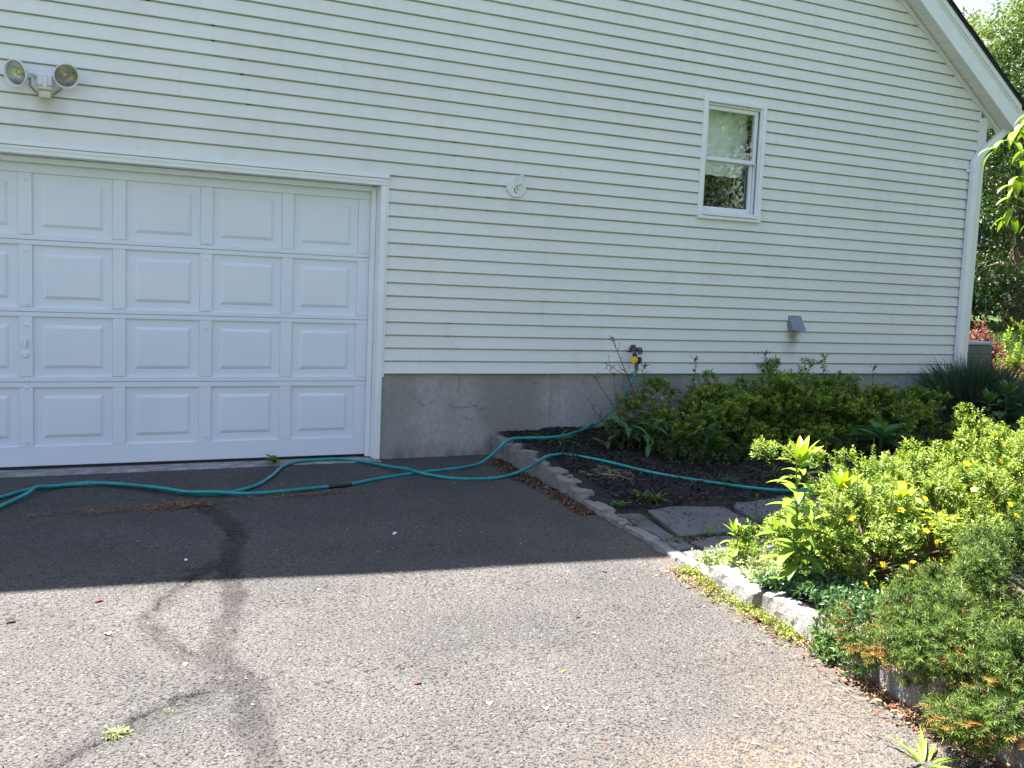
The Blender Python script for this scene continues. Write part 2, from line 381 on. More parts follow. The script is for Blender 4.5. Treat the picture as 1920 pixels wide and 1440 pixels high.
def gridmesh(name, X, Y, Z, mat, kind='structure', smooth=True, mask=None):
    ny, nx = X.shape; V = np.stack([X, Y, Z], -1).reshape(-1, 3); i = np.arange(ny - 1)[:, None] * nx + np.arange(nx - 1)[None]
    F = np.stack([i, i + 1, i + nx + 1, i + nx], -1).reshape(-1, 4); mb = MB(); mb.add(V, F); o = mb.build(name, mat, smooth=smooth)
    if kind: tag(o, kind=kind)
    if mask is not None:
        at = o.data.attributes.new('mask', 'FLOAT_COLOR', 'POINT'); at.data.foreach_set('color', mask.astype(np.float32).ravel())
    return o
# ground: lawn to the horizon
def groundz(x, y):
    d = np.hypot(np.maximum(x - 10, 0), np.maximum(y - 0, 0)); t = np.clip(d / 14, 0, 1); t = t * t * (3 - 2 * t)
    return -.22 + t * 1.25 + np.clip((np.asarray(x) - 8.0) / 2.5, 0, 1) * .25 + (vnoise(x, y, .5, 3) - .5) * .08
gx = np.concatenate([[-150, -80, -40, -20], np.arange(-12, 34, .7), [36, 42, 55, 80, 150]]); gy = np.concatenate([[-150, -80, -45, -25], np.arange(-18, 26, .7), [28, 34, 45, 80, 150]])
GX, GY = np.meshgrid(gx, gy); gridmesh('ground', GX, GY, groundz(GX, GY), M['lawn'])
# driveway
dx = np.concatenate([[-9, -6, -4, -3, -2.5], np.arange(-2, -.4, .06), np.arange(-.4, 3.42, .0125)])
dy = np.concatenate([[-16, -12, -9, -7.5, -6.6], np.arange(-6, -5.1, .05), np.arange(-5.1, .05, .0125)])
DX, DY = np.meshgrid(dx, dy)
def segdist(pts, wob=0.0):
    D = np.full(DX.shape, 9.0); P = np.array(pts)
    WX = DX + (vnoise(DX, DY, 18, 7) - .5) * wob; WY = DY + (vnoise(DX, DY, 18, 9) - .5) * wob
    for a, b in zip(P[:-1], P[1:]):
        ab = b - a; t = np.clip(((WX - a[0]) * ab[0] + (WY - a[1]) * ab[1]) / (ab @ ab), 0, 1)
        D = np.minimum(D, np.hypot(WX - a[0] - t * ab[0], WY - a[1] - t * ab[1]))
    return D
sealA = [[.84, -1.12], [.921, -1.461], [.945, -1.822], [.876, -2.124], [.80, -2.384], [.769, -2.795], [.716, -3.067], [.64, -3.321], [.58, -3.5], [.619, -3.676], [.631, -3.872], [.60, -4.155], [.56, -4.6], [.5, -5.6], [.4, -7]]
sealB = [[.86, -2.2], [.80, -2.3], [.649, -2.475], [.523, -2.719], [.372, -3.022], [.383, -3.243], [.46, -3.439], [.56, -3.62]]
sealC = [[.60, -3.72], [.463, -3.857], [.335, -3.919], [.213, -4.014], [.102, -4.084], [-.016, -4.2], [-.2, -4.35], [-.6, -4.6]]
crack = [[.50, -3.80], [.421, -3.842], [.337, -3.905], [.266, -3.95], [.221, -4.009], [.149, -4.047], [.087, -4.10], [.041, -4.165], [-.05, -4.21], [-.3, -4.4], [-.8, -4.7]]
crack2 = [[.62, -2.5], [.52, -2.72], [.37, -3.0], [.40, -3.25], [.5, -3.48]]
crack3 = [[.88, -1.7], [.90, -1.95], [.85, -2.15], [.80, -2.35]]
sm = lambda d, r0, r1: np.clip((r1 - d) / (r1 - r0), 0, 1)
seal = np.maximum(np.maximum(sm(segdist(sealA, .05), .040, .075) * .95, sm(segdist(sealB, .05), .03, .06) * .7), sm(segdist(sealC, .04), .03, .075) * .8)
seal *= .55 + .6 * np.clip((vnoise(DX, DY, 2.2, 11)) + .25, 0, 1) * np.clip(1.45 - (-DY - 1) * .36, .28, 1)  # fade toward the camera paints the bands' paler look in sun into the mask
ck = sm(segdist(crack, .07), .004, .011); ck = np.maximum(ck, sm(segdist(crack2, .06), .001, .008) * (vnoise(DX, DY, 5, 4) > .45)); ck = np.maximum(ck, .8 * sm(segdist(crack3, .06), .001, .009) * (vnoise(DX, DY, 6, 5) > .5))
du = np.zeros(DX.shape)
for (x, y, rx, ry, a) in ((.77, -1.09, .14, .05, .45), (.35, -1.15, .6, .09, .35), (1.5, -1.03, .5, .05, .3), (2.0, -4.9, .55, .25, .6), (2.6, -4.6, .4, .5, .45), (3.05, -1.5, .12, 1.3, .5)):
    du = np.maximum(du, a * np.exp(-((DX - x) / rx) ** 2 - ((DY - y) / ry) ** 2))
du = np.maximum(du, .55 * np.exp(-((curbx(DY) - DX - .05) / .12) ** 2))
rng0 = np.random.default_rng(5)
DZ = drivez(DY) + (vnoise(DX, DY, 1.1, 21) - .5) * .012 + (rng0.random(DX.shape) - .5) * .0028 - ck * .012 + (vnoise(DX, DY, 40, 22) - .5) * .002
edge = DX > curbx(DY) + .06
DZ[edge] -= .02
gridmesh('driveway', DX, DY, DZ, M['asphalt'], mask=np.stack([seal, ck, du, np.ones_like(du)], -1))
# flower bed
by = np.concatenate([[-8, -7, -6.2], np.arange(-5.6, .02, .035), [.0]]); bu = np.concatenate([np.arange(0, 1.6, .035), np.arange(1.6, 6, .12), np.arange(6, 9.2, .4)])
BU, BY = np.meshgrid(bu, by); BX = curbx(BY) + .07 + BU
gridmesh('flower_bed', BX, BY, bedz(BX, BY), M['soil'])
sx_, sy_ = np.meshgrid(np.arange(8.9, 12.6, .12), np.arange(0, 3.2, .12))
gridmesh('flower_bed', sx_, sy_, .13 + (vnoise(sx_, sy_, 5, 1) - .5) * .04 + np.clip(groundz(sx_, sy_) - .1, 0, 1), M['soil'])

# ---------------------------------------------------------------- house
HX0, HX1 = -8.9, 8.885; APX = 2.69
def S(x):     # underside line of the rakes; unseen left slope shaped to cast the driveway shadow
    return np.where(np.asarray(x, float) > APX, 3.457 - .7125 * (np.asarray(x, float) - 8.794), 7.806 - .4 * (APX - np.asarray(x, float)))
def Sinv_r(z): return 8.794 - (z - 3.457) / .7125
def Sinv_l(z): return APX - (7.806 - z) / .4
house = empty('house', (0, 0, 0), label='cream vinyl sided house with white garage door and gable roof', cat='house')
rngS = random.Random(3)
E_ = .1016
def course_strip(mb, xa, xb, xta, xtb, z0, off, fl=lambda p: p, tone=1.0):
    n = max(2, int(abs(xb - xa) / .45) + 1); t = np.linspace(0, 1, n)
    xb_ = xa + (xb - xa) * t; xt_ = xta + (xtb - xta) * t
    w = (vnoise(xb_, np.full(n, z0), 1.3, 31) - .5) * .003; wy = (vnoise(xb_, np.full(n, z0), .9, 33) - .5) * .003
    z1 = z0 + E_ + .018
    zk = z1 - .018 - .010
    rows = [(xb_, -.0105 + off, z0 + .022), (xb_, -.0145 + off, z0 + .0005), (xb_, -.0175 + off, z0), (xb_, -.0190 + off, z0 + .003), (xt_, -.0065 + off * .6, zk), (xt_, .016, zk), (xt_, .016, z1 + .006)]
    V = []
    for i, (X, y, z) in enumerate(rows):
        V.append(np.stack([X, np.full(n, y) + (wy if 0 < i < 4 else 0), np.full(n, z) + (w if i < 4 else 0)], -1))
    V = fl(np.concatenate(V)); F = []
    for r in range(6):
        for j in range(n - 1): F.append((r * n + j, r * n + j + 1, (r + 1) * n + j + 1, (r + 1) * n + j))
    mb.add(V, F, (tone, tone, tone * .997))
mb = MB()
seams = {}
seam_fix = {22: [1.05], 24: [.62], 20: [1.25], 18: [1.3, 7.3], 16: [2.9], 12: [3.2], 4: [3.75], 8: [6.1], 26: [5.0], 14: [3.05, 7.5], 6: [7.9], 10: [5.4, 8.0], 2: [2.9, 8.0], 0: [5.9]}
for k in range(0, 72):
    z0 = .68 + k * E_; z1 = z0 + E_
    xr, xrt = min(8.77, Sinv_r(z0) + .012), min(8.77, Sinv_r(z1) + .012); xl, xlt = max(HX0 + .1, Sinv_l(z0)), max(HX0 + .1, Sinv_l(z1))
    if xr - xl < .2: break
    kp = k - (k % 2)
    if kp not in seams: seams[kp] = sorted(seam_fix.get(kp, []) + [rngS.uniform(-8, -1), rngS.uniform(-1, 1) if kp > 26 else -3.3])
    br = [xl]
    holes = []
    if k <= 14: holes.append((-2.66, 2.352))
    if 14 <= k <= 23: holes.append((5.262, 5.946))
    segs = [(xl, xr)]
    for h0, h1 in holes:
        ns = []
        for a, b in segs:
            if a < h0 < b: ns.append((a, h0))
            if a < h1 < b: ns.append((h1, b))
            if h1 <= a or h0 >= b: ns.append((a, b))
        segs = ns
    for a, b in segs:
        cuts = [a] + [s for s in seams[kp] if a + .3 < s < b - .3] + [b]
        for i in range(len(cuts) - 1):
            ca, cb = cuts[i], cuts[i + 1]; off = -.002 if i % 2 else 0.0; tone = 1 - .035 * ((kp * 7 + i * 13) % 5) / 4
            cb2 = cb + (.02 if i < len(cuts) - 2 and i % 2 == 0 else 0)
            ta = xlt if ca == xl else ca; tb = xrt if cb == xr else cb2
            course_strip(mb, ca, cb2, ta, tb, z0, off, tone=tone)
mb.build('siding', M['siding'], house)
# side wall siding, right flank
mb = MB(); rot = lambda V: np.stack([HX1 - V[:, 1], V[:, 0], V[:, 2]], -1)
for k in range(0, 26):
    course_strip(mb, .02, 9.0, .02, 9.0, .68 + k * E_, 0.0, rot)
mb.box((8.87, .12, 3.2), (8.878, 9.0, 3.40)); mb.build('side_wall', M['siding'], house)
mb = MB(); mb.box((HX0, 9.0, 0), (HX1, 9.1, 3.3)); mb.box((HX0, .02, -.2), (HX0 + .08, 9.0, 3.1)); mb.box((2.6, .25, .2), (2.68, 8.99, 3.8)); mb.build('wall', M['interior'], house)
# foundation
fx, fz = np.meshgrid(np.arange(2.352, 8.881, .0125), np.arange(-.1, .69, .0125))
def pdist(pts, X_, Y_):
    D = np.full(X_.shape, 9.0); P = np.array(pts); wx = X_ + (vnoise(X_, Y_, 30, 3) - .5) * .03; wy = Y_ + (vnoise(X_, Y_, 30, 6) - .5) * .03
    for a, b in zip(P[:-1], P[1:]):
        ab = b - a; t = np.clip(((wx - a[0]) * ab[0] + (wy - a[1]) * ab[1]) / (ab @ ab), 0, 1); D = np.minimum(D, np.hypot(wx - a[0] - t * ab[0], wy - a[1] - t * ab[1]))
    return D
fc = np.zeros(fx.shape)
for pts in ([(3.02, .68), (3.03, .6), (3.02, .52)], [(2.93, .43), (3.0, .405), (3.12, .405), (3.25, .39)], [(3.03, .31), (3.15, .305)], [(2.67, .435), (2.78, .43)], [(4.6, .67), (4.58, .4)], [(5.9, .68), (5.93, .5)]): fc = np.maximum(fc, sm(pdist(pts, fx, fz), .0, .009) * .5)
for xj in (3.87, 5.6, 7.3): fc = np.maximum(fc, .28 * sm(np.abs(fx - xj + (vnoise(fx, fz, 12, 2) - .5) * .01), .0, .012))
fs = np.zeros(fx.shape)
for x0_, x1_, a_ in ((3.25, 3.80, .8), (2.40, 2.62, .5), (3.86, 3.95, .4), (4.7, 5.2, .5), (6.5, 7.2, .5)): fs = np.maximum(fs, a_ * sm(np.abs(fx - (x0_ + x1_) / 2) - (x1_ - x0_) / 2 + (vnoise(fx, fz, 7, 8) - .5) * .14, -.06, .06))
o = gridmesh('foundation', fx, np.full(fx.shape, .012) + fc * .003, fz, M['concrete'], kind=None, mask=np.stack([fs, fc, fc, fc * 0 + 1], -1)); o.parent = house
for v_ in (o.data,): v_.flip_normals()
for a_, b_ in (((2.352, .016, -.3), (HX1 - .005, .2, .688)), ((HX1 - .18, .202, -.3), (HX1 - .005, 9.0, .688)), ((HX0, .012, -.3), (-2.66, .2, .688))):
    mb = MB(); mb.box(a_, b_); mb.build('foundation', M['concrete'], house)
# corner post
mb = MB(); mb.box((8.767, -.022, .665), (8.885, .06, 3.36), bev=.004); mb.box((8.76, -.028, .665), (8.772, 0, 3.42)); mb.box((8.8, .04, .665), (8.905, .12, 3.36)); mb.build('corner_post', M['siding'], house)
# triangle of the boxed eave in the wall plane
mb = MB(); P = [(8.885, -.006, 3.30), (9.10, -.006, 3.30), (9.10, -.006, 3.33), (8.885, -.006, 3.40)]
V = P + [(x, .3, z) for x, y, z in P]; mb.add(V, [(0, 1, 2, 3), (0, 4, 5, 1), (1, 5, 6, 2), (3, 2, 6, 7), (0, 3, 7, 4)])
mb.box((8.885, .3, 3.295), (9.12, 9.1, 3.31)); mb.build('eave_return', M['siding'], house)
# rake channel on wall
def slope_box(mb, x0, x1, y0, y1, d0, d1, m=0, f=S):
    V = [];
    for x in (x0, x1):
        z = float(f(x))
        V += [(x, y0, z + d0), (x, y1, z + d0), (x, y1, z + d1), (x, y0, z + d1)]
    mb.add(V, [(0, 1, 2, 3), (7, 6, 5, 4), (0, 4, 5, 1), (1, 5, 6, 2), (2, 6, 7, 3), (3, 7, 4, 0)], m=m)
mb = MB(); a, b = APX + .001, APX - .001
slope_box(mb, a, 9.10, -.034, .0, -.048, -.004); slope_box(mb, HX0, b, -.034, 0, -.048, -.004)
slope_box(mb, a, 9.10, -.046, -.034, -.03, -.016); mb.build('rake_channel', M['siding'], house)
# soffit with grooves
mb = MB(); x = a
while x < 9.1:
    x2 = min(x + .103, 9.1)
    for (p, q, d) in ((x, x2 - .008, 0.0), (x2 - .008, x2, .018)):
        V = [(p, -.034, float(S(p)) + d), (q, -.034, float(S(q)) + d), (q, -.18, float(S(q)) + d), (p, -.18, float(S(p)) + d)]; mb.add(V, [(0, 1, 2, 3)])
    q = x2 - .008
    for e in (q, x2): mb.add([(e, -.034, float(S(e))), (e, -.18, float(S(e))), (e, -.18, float(S(e)) + .018), (e, -.034, float(S(e)) + .018)], [(0, 1, 2, 3)])
    x = x2
mb.add([(HX0, 0, float(S(HX0))), (b, 0, float(S(b))), (b, -.18, float(S(b))), (HX0, -.18, float(S(HX0)))], [(0, 1, 2, 3)])
mb.build('soffit', M['siding'], house)
# fascia (rake boards)
mb = MB(); slope_box(mb, a, 9.12, -.20, -.18, -.012, .215); slope_box(mb, HX0 - .2, b, -.20, -.18, -.012, .215)
slope_box(mb, a, 9.12, -.222, -.19, .205, .268); slope_box(mb, HX0 - .2, b, -.222, -.19, .205, .268); slope_box(mb, a, 9.12, -.208, -.196, .180, .207)
mb.build('rake_board', M['trim'], house)
mb = MB(); slope_box(mb, a - .02, 9.20, -.235, 9.3, .268, .302); slope_box(mb, HX0 - .25, b + .02, -.235, 9.3, .268, .302)
rr = random.Random(4); x = 6.6
while x < 9.15:
    slope_box(mb, x, min(x + .15, 9.21), -.235 - rr.uniform(.004, .014), -.2, .295, .306 + rr.uniform(0, .006)); x += .15
mb.build('roof', M['shingle'], house)
# gutter and downspout
mb = MB(); mb.box((9.12, -.19, 3.33), (9.135, 9.2, 3.46)); mb.box((9.135, -.19, 3.33), (9.24, 9.2, 3.342)); mb.box((9.24, -.19, 3.33), (9.252, 9.2, 3.455)); mb.box((9.12, -.20, 3.33), (9.252, -.19, 3.455))
mb.build('gutter', M['trim'], house)
def rect_tube(mb, pts, w, d, up=(0, 1, 0), bev=.012):
    """rounded rectangular pipe through pts; width w in plane, depth d along y"""
    P = np.array(pts, float); T = np.gradient(P, axis=0); T /= np.linalg.norm(T, axis=1)[:, None]
    Y = np.array([0, 1., 0]); prof = []
    for (sx, sy) in ((-1, -1), (1, -1), (1, 1), (-1, 1)):
        cx, cy = sx * (w / 2 - bev), sy * (d / 2 - bev); a0 = math.atan2(sy, sx) - math.pi / 4
        for q in range(3): an = a0 + q * math.pi / 4; prof.append((cx + bev * math.cos(an), cy + bev * math.sin(an)))
    V = []
    for p, t in zip(P, T):
        U = np.cross(t, Y); U /= np.linalg.norm(U); W = np.cross(U, t)
        V += [p + U * u_ + W * v_ for u_, v_ in prof]
    n = len(prof); F = [(i * n + j, i * n + (j + 1) % n, (i + 1) * n + (j + 1) % n, (i + 1) * n + j) for i in range(len(P) - 1) for j in range(n)]
    mb.add(V, F)
mb = MB(); X = 8.697
rect_tube(mb, [(X, -.056, .35), (X, -.056, 1.6), (X, -.056, 2.84)], .068, .064)
rect_tube(mb, [(X, -.056, 2.825), (X + .004, -.056, 2.87), (X + .03, -.056, 2.93), (X + .085, -.057, 2.985)], .075, .071)
rect_tube(mb, [(X + .06, -.056, 2.962), (X + .22, -.06, 3.10), (X + .40, -.065, 3.25)], .068, .064)
rect_tube(mb, [(X + .38, -.065, 3.235), (X + .45, -.065, 3.285), (X + .475, -.065, 3.345)], .075, .071)
ds = mb.build('downspout', M['trim'], house)
for z in (2.80, .76):
    mb = MB(); mb.box((8.658, -.094, z - .012), (8.736, -.022, z + .012)); mb.box((8.625, -.026, z - .013), (8.665, -.016, z + .013)); mb.lathe([(0, .006), (.004, .006), (.005, .0)], (8.637, -.026, z), (0, -1, 0), 10)
    mb.build('bracket', M['trim'], ds)
# -------- garage opening
mb = MB()
mb.box((2.305, -.030, .006), (2.350, .125, 2.119), bev=.003); mb.box((-2.70, -.030, .006), (-2.56, .125, 2.119), bev=.003)
mb.box((-2.70, -.030, 2.121), (2.350, .125, 2.172), bev=.003)
mb.box((2.352, -.024, .655), (2.366, -.004, 2.205)); mb.box((-2.70, -.040, 2.174), (2.366, .0, 2.206), bev=.002); mb.box((-2.70, -.036, 2.150), (2.36, -.0305, 2.158))
mb.build('door_casing', M['trim'], house)
mb = MB(); mb.box((2.268, .085, .012), (2.3035, .122, 2.116), bev=.003); mb.box((-2.55, .085, 2.080), (2.266, .120, 2.118), bev=.003); mb.build('door_stop', M['trim'], house)
mb = MB(); mb.box((-2.7, -.085, -.12), (2.352, .26, .004), bev=.006); mb.build('threshold', M['concrete'], house)
gd = MB(); 
gd.box((-2.54, .150, .024), (2.292, .19, 2.12)); door = gd.build('garage_door', M['doorpaint'], house)
zs = [(.164, .57), (.645, 1.056), (1.12, 1.54), (1.605, 2.018)]; js = [.026, .608, 1.088, 1.572, 2.112]
px = [(1.678 + .002 - .5865 * i, 2.179 - .5865 * i) for i in range(8)]
px = [(b_ - .501, b_) for a_, b_ in px]
for r in range(4):
    z0, z1 = js[r] + (.0016 if r else 0), js[r + 1] - .0016; p0, p1 = zs[r]; mb = MB()
    y0, y1 = .130, .1495
    mb.box((-2.535, y0, z0), (2.285, y1, p0), bev=.002); mb.box((-2.535, y0, p1), (2.285, y1, z1), bev=.002)
    xs = [2.285] + [v for ab in px for v in (ab[1], ab[0])] + [-2.535]
    rs = random.Random(r)
    for i in range(0, len(xs), 2):
        j = rs.uniform(-.0008, .0008)
        mb.box((xs[i + 1] + .0006, y0 - .0015 + j, p0 + .001 - (.006 if r == 0 else 0)), (xs[i] - .0006, y1, p1 - .001), bev=.002)
    for X in (-.120, 1.05):
        for z in (.20, .57, .62, 1.0, 1.14, 1.50, 1.62, 1.97):
            if z0 < z < z1: mb.lathe([(0, .013), (.003, .013), (.005, .008), (.005, 0)], (X, .1285, z), (0, -1, 0), 12)
    mb.build('door_section', M['doorpaint'], door)
    for (xa, xb) in px:
        mb = MB(); t = rs.uniform(-.0006, .0006)
        rings = [(0.0, .1455), (.060, .1455), (.063, .1425 + t), (.082, .1345 + t), (.086, .1345 + t)]
        V = []
        for ins, y in rings: V += [(xa + ins, y, p0 + ins * .95), (xb - ins, y, p0 + ins * .95), (xb - ins, y, p1 - ins * .95), (xa + ins, y, p1 - ins * .95)]
        F = [(i * 4 + j, i * 4 + (j + 1) % 4, (i + 1) * 4 + (j + 1) % 4, (i + 1) * 4 + j) for i in range(4) for j in range(4)] + [(16, 17, 18, 19)]
        mb.add(V, F); mb.build('raised_panel', M['doorpaint'], door)
mb = MB(); mb.box((-.138, .120, .842), (-.118, .129, .90), bev=.003); mb.tube([(-.128, .122, .895), (-.128, .09, .893), (-.129, .085, .87), (-.13, .088, .84)], .008, 8)
mb.build('door_handle', M['doorpaint'], door)
mb = MB(); mb.lathe([(0, .024), (.006, .024), (.010, .018), (.010, .0)], (-.130, .129, .797), (0, -1, 0), 18); mb.build('door_lock', M['doorpaint'], door)
mb = MB(); mb.box((-2.5, .135, .004), (2.28, .16, .023)); mb.build('weather_strip', M['black'], door)
# -------- window
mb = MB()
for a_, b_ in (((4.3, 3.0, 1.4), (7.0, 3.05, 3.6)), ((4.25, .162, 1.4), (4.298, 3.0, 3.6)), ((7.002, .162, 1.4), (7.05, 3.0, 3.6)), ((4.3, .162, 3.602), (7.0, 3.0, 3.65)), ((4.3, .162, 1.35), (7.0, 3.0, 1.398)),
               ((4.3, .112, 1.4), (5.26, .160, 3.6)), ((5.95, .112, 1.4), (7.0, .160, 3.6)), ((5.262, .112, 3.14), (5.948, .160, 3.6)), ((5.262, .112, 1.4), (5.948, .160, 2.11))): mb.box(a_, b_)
mb.build('room', M['room'], house)  # liner added behind the window, blocking light that leaks through the siding
wf = MB(); x0, x1, z0, z1 = 5.251, 5.957, 2.080, 3.143
wf.box((x0, -.036, z0 + .03), (x0 + .042, .03, z1), bev=.003); wf.box((x1 - .042, -.036, z0 + .03), (x1, .03, z1), bev=.003)
wf.box((x0 + .0425, -.034, z1 - .036), (x1 - .0425, .03, z1 - .001), bev=.003); wf.box((x0 - .004, -.030, z1 - .002), (x1 + .004, -.0, z1 + .010))
wf.box((x0 + .044, -.050, z0 + .032), (x1 - .044, .10, z0 + .068), bev=.003); wf.box((x0 + .002, -.042, z0), (x1 - .002, .02, z0 + .029), bev=.003)
for xx in (x0 + .0425, x1 - .0575): wf.box((xx, -.02, z0 + .069), (xx + .015, .10, z1 - .037)); wf.box((xx, -.0, z0 + .069), (xx + (.020 if xx < 5.6 else .015), .012, z1 - .037))
wf.box((x0 + .058, -.0, z1 - .055), (x1 - .058, .10, z1 - .0375))
win = wf.build('window', M['trim'], house)
def sash(name, zb, zt, y0, y1, rb, rt, gy):
    m_ = MB(); a_, b_ = x0 + .062, x1 - .062
    m_.box((a_, y0, zb), (a_ + .030, y1, zt), bev=.003); m_.box((b_ - .030, y0, zb), (b_, y1, zt), bev=.003)
    m_.box((a_ + .0305, y0 + .001, zb), (b_ - .0305, y1, zb + rb), bev=.003); m_.box((a_ + .0305, y0 + .001, zt - rt), (b_ - .0305, y1, zt), bev=.003)
    m_.build(name, M['trim'], win)
    g = MB(); g.box((a_ + .028, gy, zb + rb - .002), (b_ - .028, gy + .004, zt - rt + .002)); g.build('pane', M['glass'], win)
sash('upper_sash', 2.606, 3.086, .014, .044, .034, .034, .028)
sash('lower_sash', 2.150, 2.632, .050, .080, .050, .030, .066)
mb = MB(); nx = 60; xs = np.linspace(x0 + .05, x1 - .05, nx); zz = np.linspace(2.50, 3.12, 30); XX, ZZ = np.meshgrid(xs, zz)
YY = .185 + .012 * np.sin(XX * 34 + 1.5 * np.sin(ZZ * 6)) * (1.1 - (ZZ - 2.4)) + .010 * np.sin(ZZ * 30 + 2 * np.sin(XX * 8)); ZZ = ZZ + (ZZ < 2.515) * .004 * np.sin(XX * 40)
i = np.arange(29)[:, None] * nx + np.arange(nx - 1)[None]
mb.add(np.stack([XX, YY, ZZ], -1).reshape(-1, 3), np.stack([i, i + 1, i + nx + 1, i + nx], -1).reshape(-1, 4)); mb.build('curtain', M['blind'], win, smooth=True)

# ---------------------------------------------------------------- things on the wall
sec = empty('security_light', (0, 0, 2.6), label='white twin-lamp motion security light above the garage door', cat='outdoor light')
def oct_prism(mb, cx, cz, r, y0, y1, ch=.004, m=0):
    a8 = (np.arange(8) + .5) * np.pi / 4; V = []
    for y, rr_ in ((y0, r), (y1 + ch, r), (y1, r - ch)): V += [(cx + rr_ * math.cos(t), y, cz + rr_ * math.sin(t)) for t in a8]
    F = [(i * 8 + j, i * 8 + (j + 1) % 8, (i + 1) * 8 + (j + 1) % 8, (i + 1) * 8 + j) for i in range(2) for j in range(8)]
    mb.add(V, F, m=m); mb.poly([V[16 + j] for j in range(8)], m=m)
mb = MB(); oct_prism(mb, .0, 0, .088, -.010, -.030); mb.box((-.05, -.075, -.045), (.05, -.028, .04), bev=.012)
mb.box((-.014, -.082, -.05), (.014, -.074, .03), bev=.003); mb.tube([(-.075, -.05, .035), (.075, -.05, .035)], .017, 10); mb.build('base', M['whiteplastic'], sec)
for w_ in ([(-.088, -.028, -.01), (-.088, -.030, -.04), (-.045, -.034, -.088)], [(.098, -.028, -.01), (.096, -.030, -.045), (.05, -.034, -.085)]): MB().tube(w_, .003, 6).build('wire', M['black'], sec)
mb = MB(); mb.box((-.042, -.125, -.072), (.044, -.055, -.050), bev=.006); mb.box((-.034, -.118, -.125), (.036, -.058, -.073), bev=.008); mb.box((-.012, -.08, -.055), (.012, -.06, -.03)); mb.build('motion_sensor', M['oldplastic'], sec)
for (cx, cz, ax, r) in ((-.165, .012, (-.62, -.74, -.22), .084), (.125, .03, (.16, -.93, -.33), .080)):
    A = np.array(ax) / np.linalg.norm(ax); O = np.array([cx, -.13, cz]) - A * .085
    mb = MB(); mb.lathe([(0, .0), (0, .028), (.022, .034), (.045, .055), (.075, r * .97), (.092, r), (.096, r), (.096, r - .006), (.080, r - .012)], O, A, 28)
    mb.tube([O + A * .02, (np.sign(cx) * .07, -.06, .035)], .013, 10)
    hd = mb.build('lamp_head', M['whiteplastic'], sec, smooth=False)
    mb = MB(); mb.lathe([(.082, r - .010), (.060, r * .72), (.042, r * .42), (.036, .014), (.036, 0)], O, A, 28); mb.lathe([(.036, .016), (.06, .02), (.066, .012), (.067, 0)], O, A, 14); mb.build('reflector', M['reflector'], hd, smooth=True)
    mb = MB(); mb.lathe([(.084, r - .008), (.090, r * .5), (.091, 0)], O, A, 28); mb.build('lens', M['lens'], hd, smooth=True)

oc = empty('mounting_plate', (3.444, 0, 2.208), label='white octagonal plate with a bare lamp bracket, right of the garage door', cat='lamp mount')
mb = MB(); oct_prism(mb, 0, 0, .094, -.012, -.034); mb.box((-.05, -.013, -.075), (.05, .0, .075)); mb.build('plate', M['whiteplastic'], oc)
mb = MB(); mb.tube([(-.005, -.034, .0), (.0, -.065, .015), (.012, -.075, .045), (.022, -.08, .07)], [.012, .011, .010, .012], 10); mb.lathe([(-.012, .0), (-.012, .014), (.012, .014), (.012, 0)], (.012, -.075, .022), (1, 0, 0), 12); mb.lathe([(0, .013), (.02, .017), (.022, .0)], (.020, -.078, .068), (.2, -.3, 1), 12); mb.build('bracket', M['whiteplastic'], oc)
mb = MB()
for (x, z) in ((-.02, -.022), (.008, -.024), (-.008, -.05), (.012, .016), (-.008, .008)): mb.lathe([(0, .0055), (.002, .0055), (.002, 0)], (x, -.0345, z), (0, -1, 0), 8)
mb.tube([(-.024, -.036, -.022), (-.018, -.037, -.042), (-.008, -.036, -.056)], .0025, 5); mb.build('screw', M['black'], oc)

vh = empty('vent_hood', (6.46, 0, 1.16), label='small grey dryer vent hood low on the cream siding', cat='vent')
mb = MB(); w = .075
mb.box((-w - .006, -.020, -.075), (w + .006, -.002, .078), bev=.003)
V = [(-w, -.02, .070), (w, -.02, .070), (w, -.02, -.066), (-w, -.02, -.066), (-w + .006, -.032, .066), (w - .006, -.032, .066), (w, -.105, -.062), (-w, -.105, -.062)]
mb.add(V, [(0, 1, 5, 4), (4, 5, 6, 7), (0, 4, 7, 3), (1, 2, 6, 5)])
mb.tube([(-w, -.105, -.062), (w, -.105, -.062)], .003, 6); mb.build('hood', M['greyplastic'], vh)
mb = MB(); mb.add([(-w + .01, -.03, -.06), (w - .01, -.03, -.06), (w - .01, -.045, .03), (-w + .01, -.045, .03)], [(0, 1, 2, 3)]); mb.build('flap', M['black'], vh)

tap = empty('outdoor_tap', (4.635, 0, .90), label='weathered hose tap with round handle on the lower siding', cat='tap')
mb = MB(); mb.lathe([(0, .036), (.01, .034), (.014, .018), (.06, .016), (.07, .022), (.095, .020), (.10, 0)], (-.012, -.002, .0), (0.1, -1, 0), 16); mb.lathe([(0, .02), (.03, .024), (.034, .0)], (-.012, -.06, .005), (-.1, 0, 1), 12)
mb.lathe([(0, .016), (.05, .016)], (-.006, -.075, -.0), (0, -.2, -1), 12); mb.build('valve_body', M['darkmetal'], tap, smooth=False)
mb = MB(); c = np.array([.018, -.125, -.012]); A = np.array([.35, -.93, 0.1]); A /= np.linalg.norm(A); U = np.cross(A, [0, 0, 1.]); U /= np.linalg.norm(U); W = np.cross(U, A)
ring = [c + .029 * (math.cos(t) * U + math.sin(t) * W) for t in np.linspace(0, 2 * math.pi, 21)]; mb.tube(ring, .0055, 6)
for t in range(5): mb.tube([c, c + .028 * (math.cos(t * 1.2566) * U + math.sin(t * 1.2566) * W)], .004, 5)
mb.tube([c - A * .03, c + A * .006], .007, 8); mb.build('handle', M['black'], tap)
tm = empty('hose_timer', (4.632, -.09, .815), label='black hose timer with yellow dial hanging under the tap', cat='hose timer')
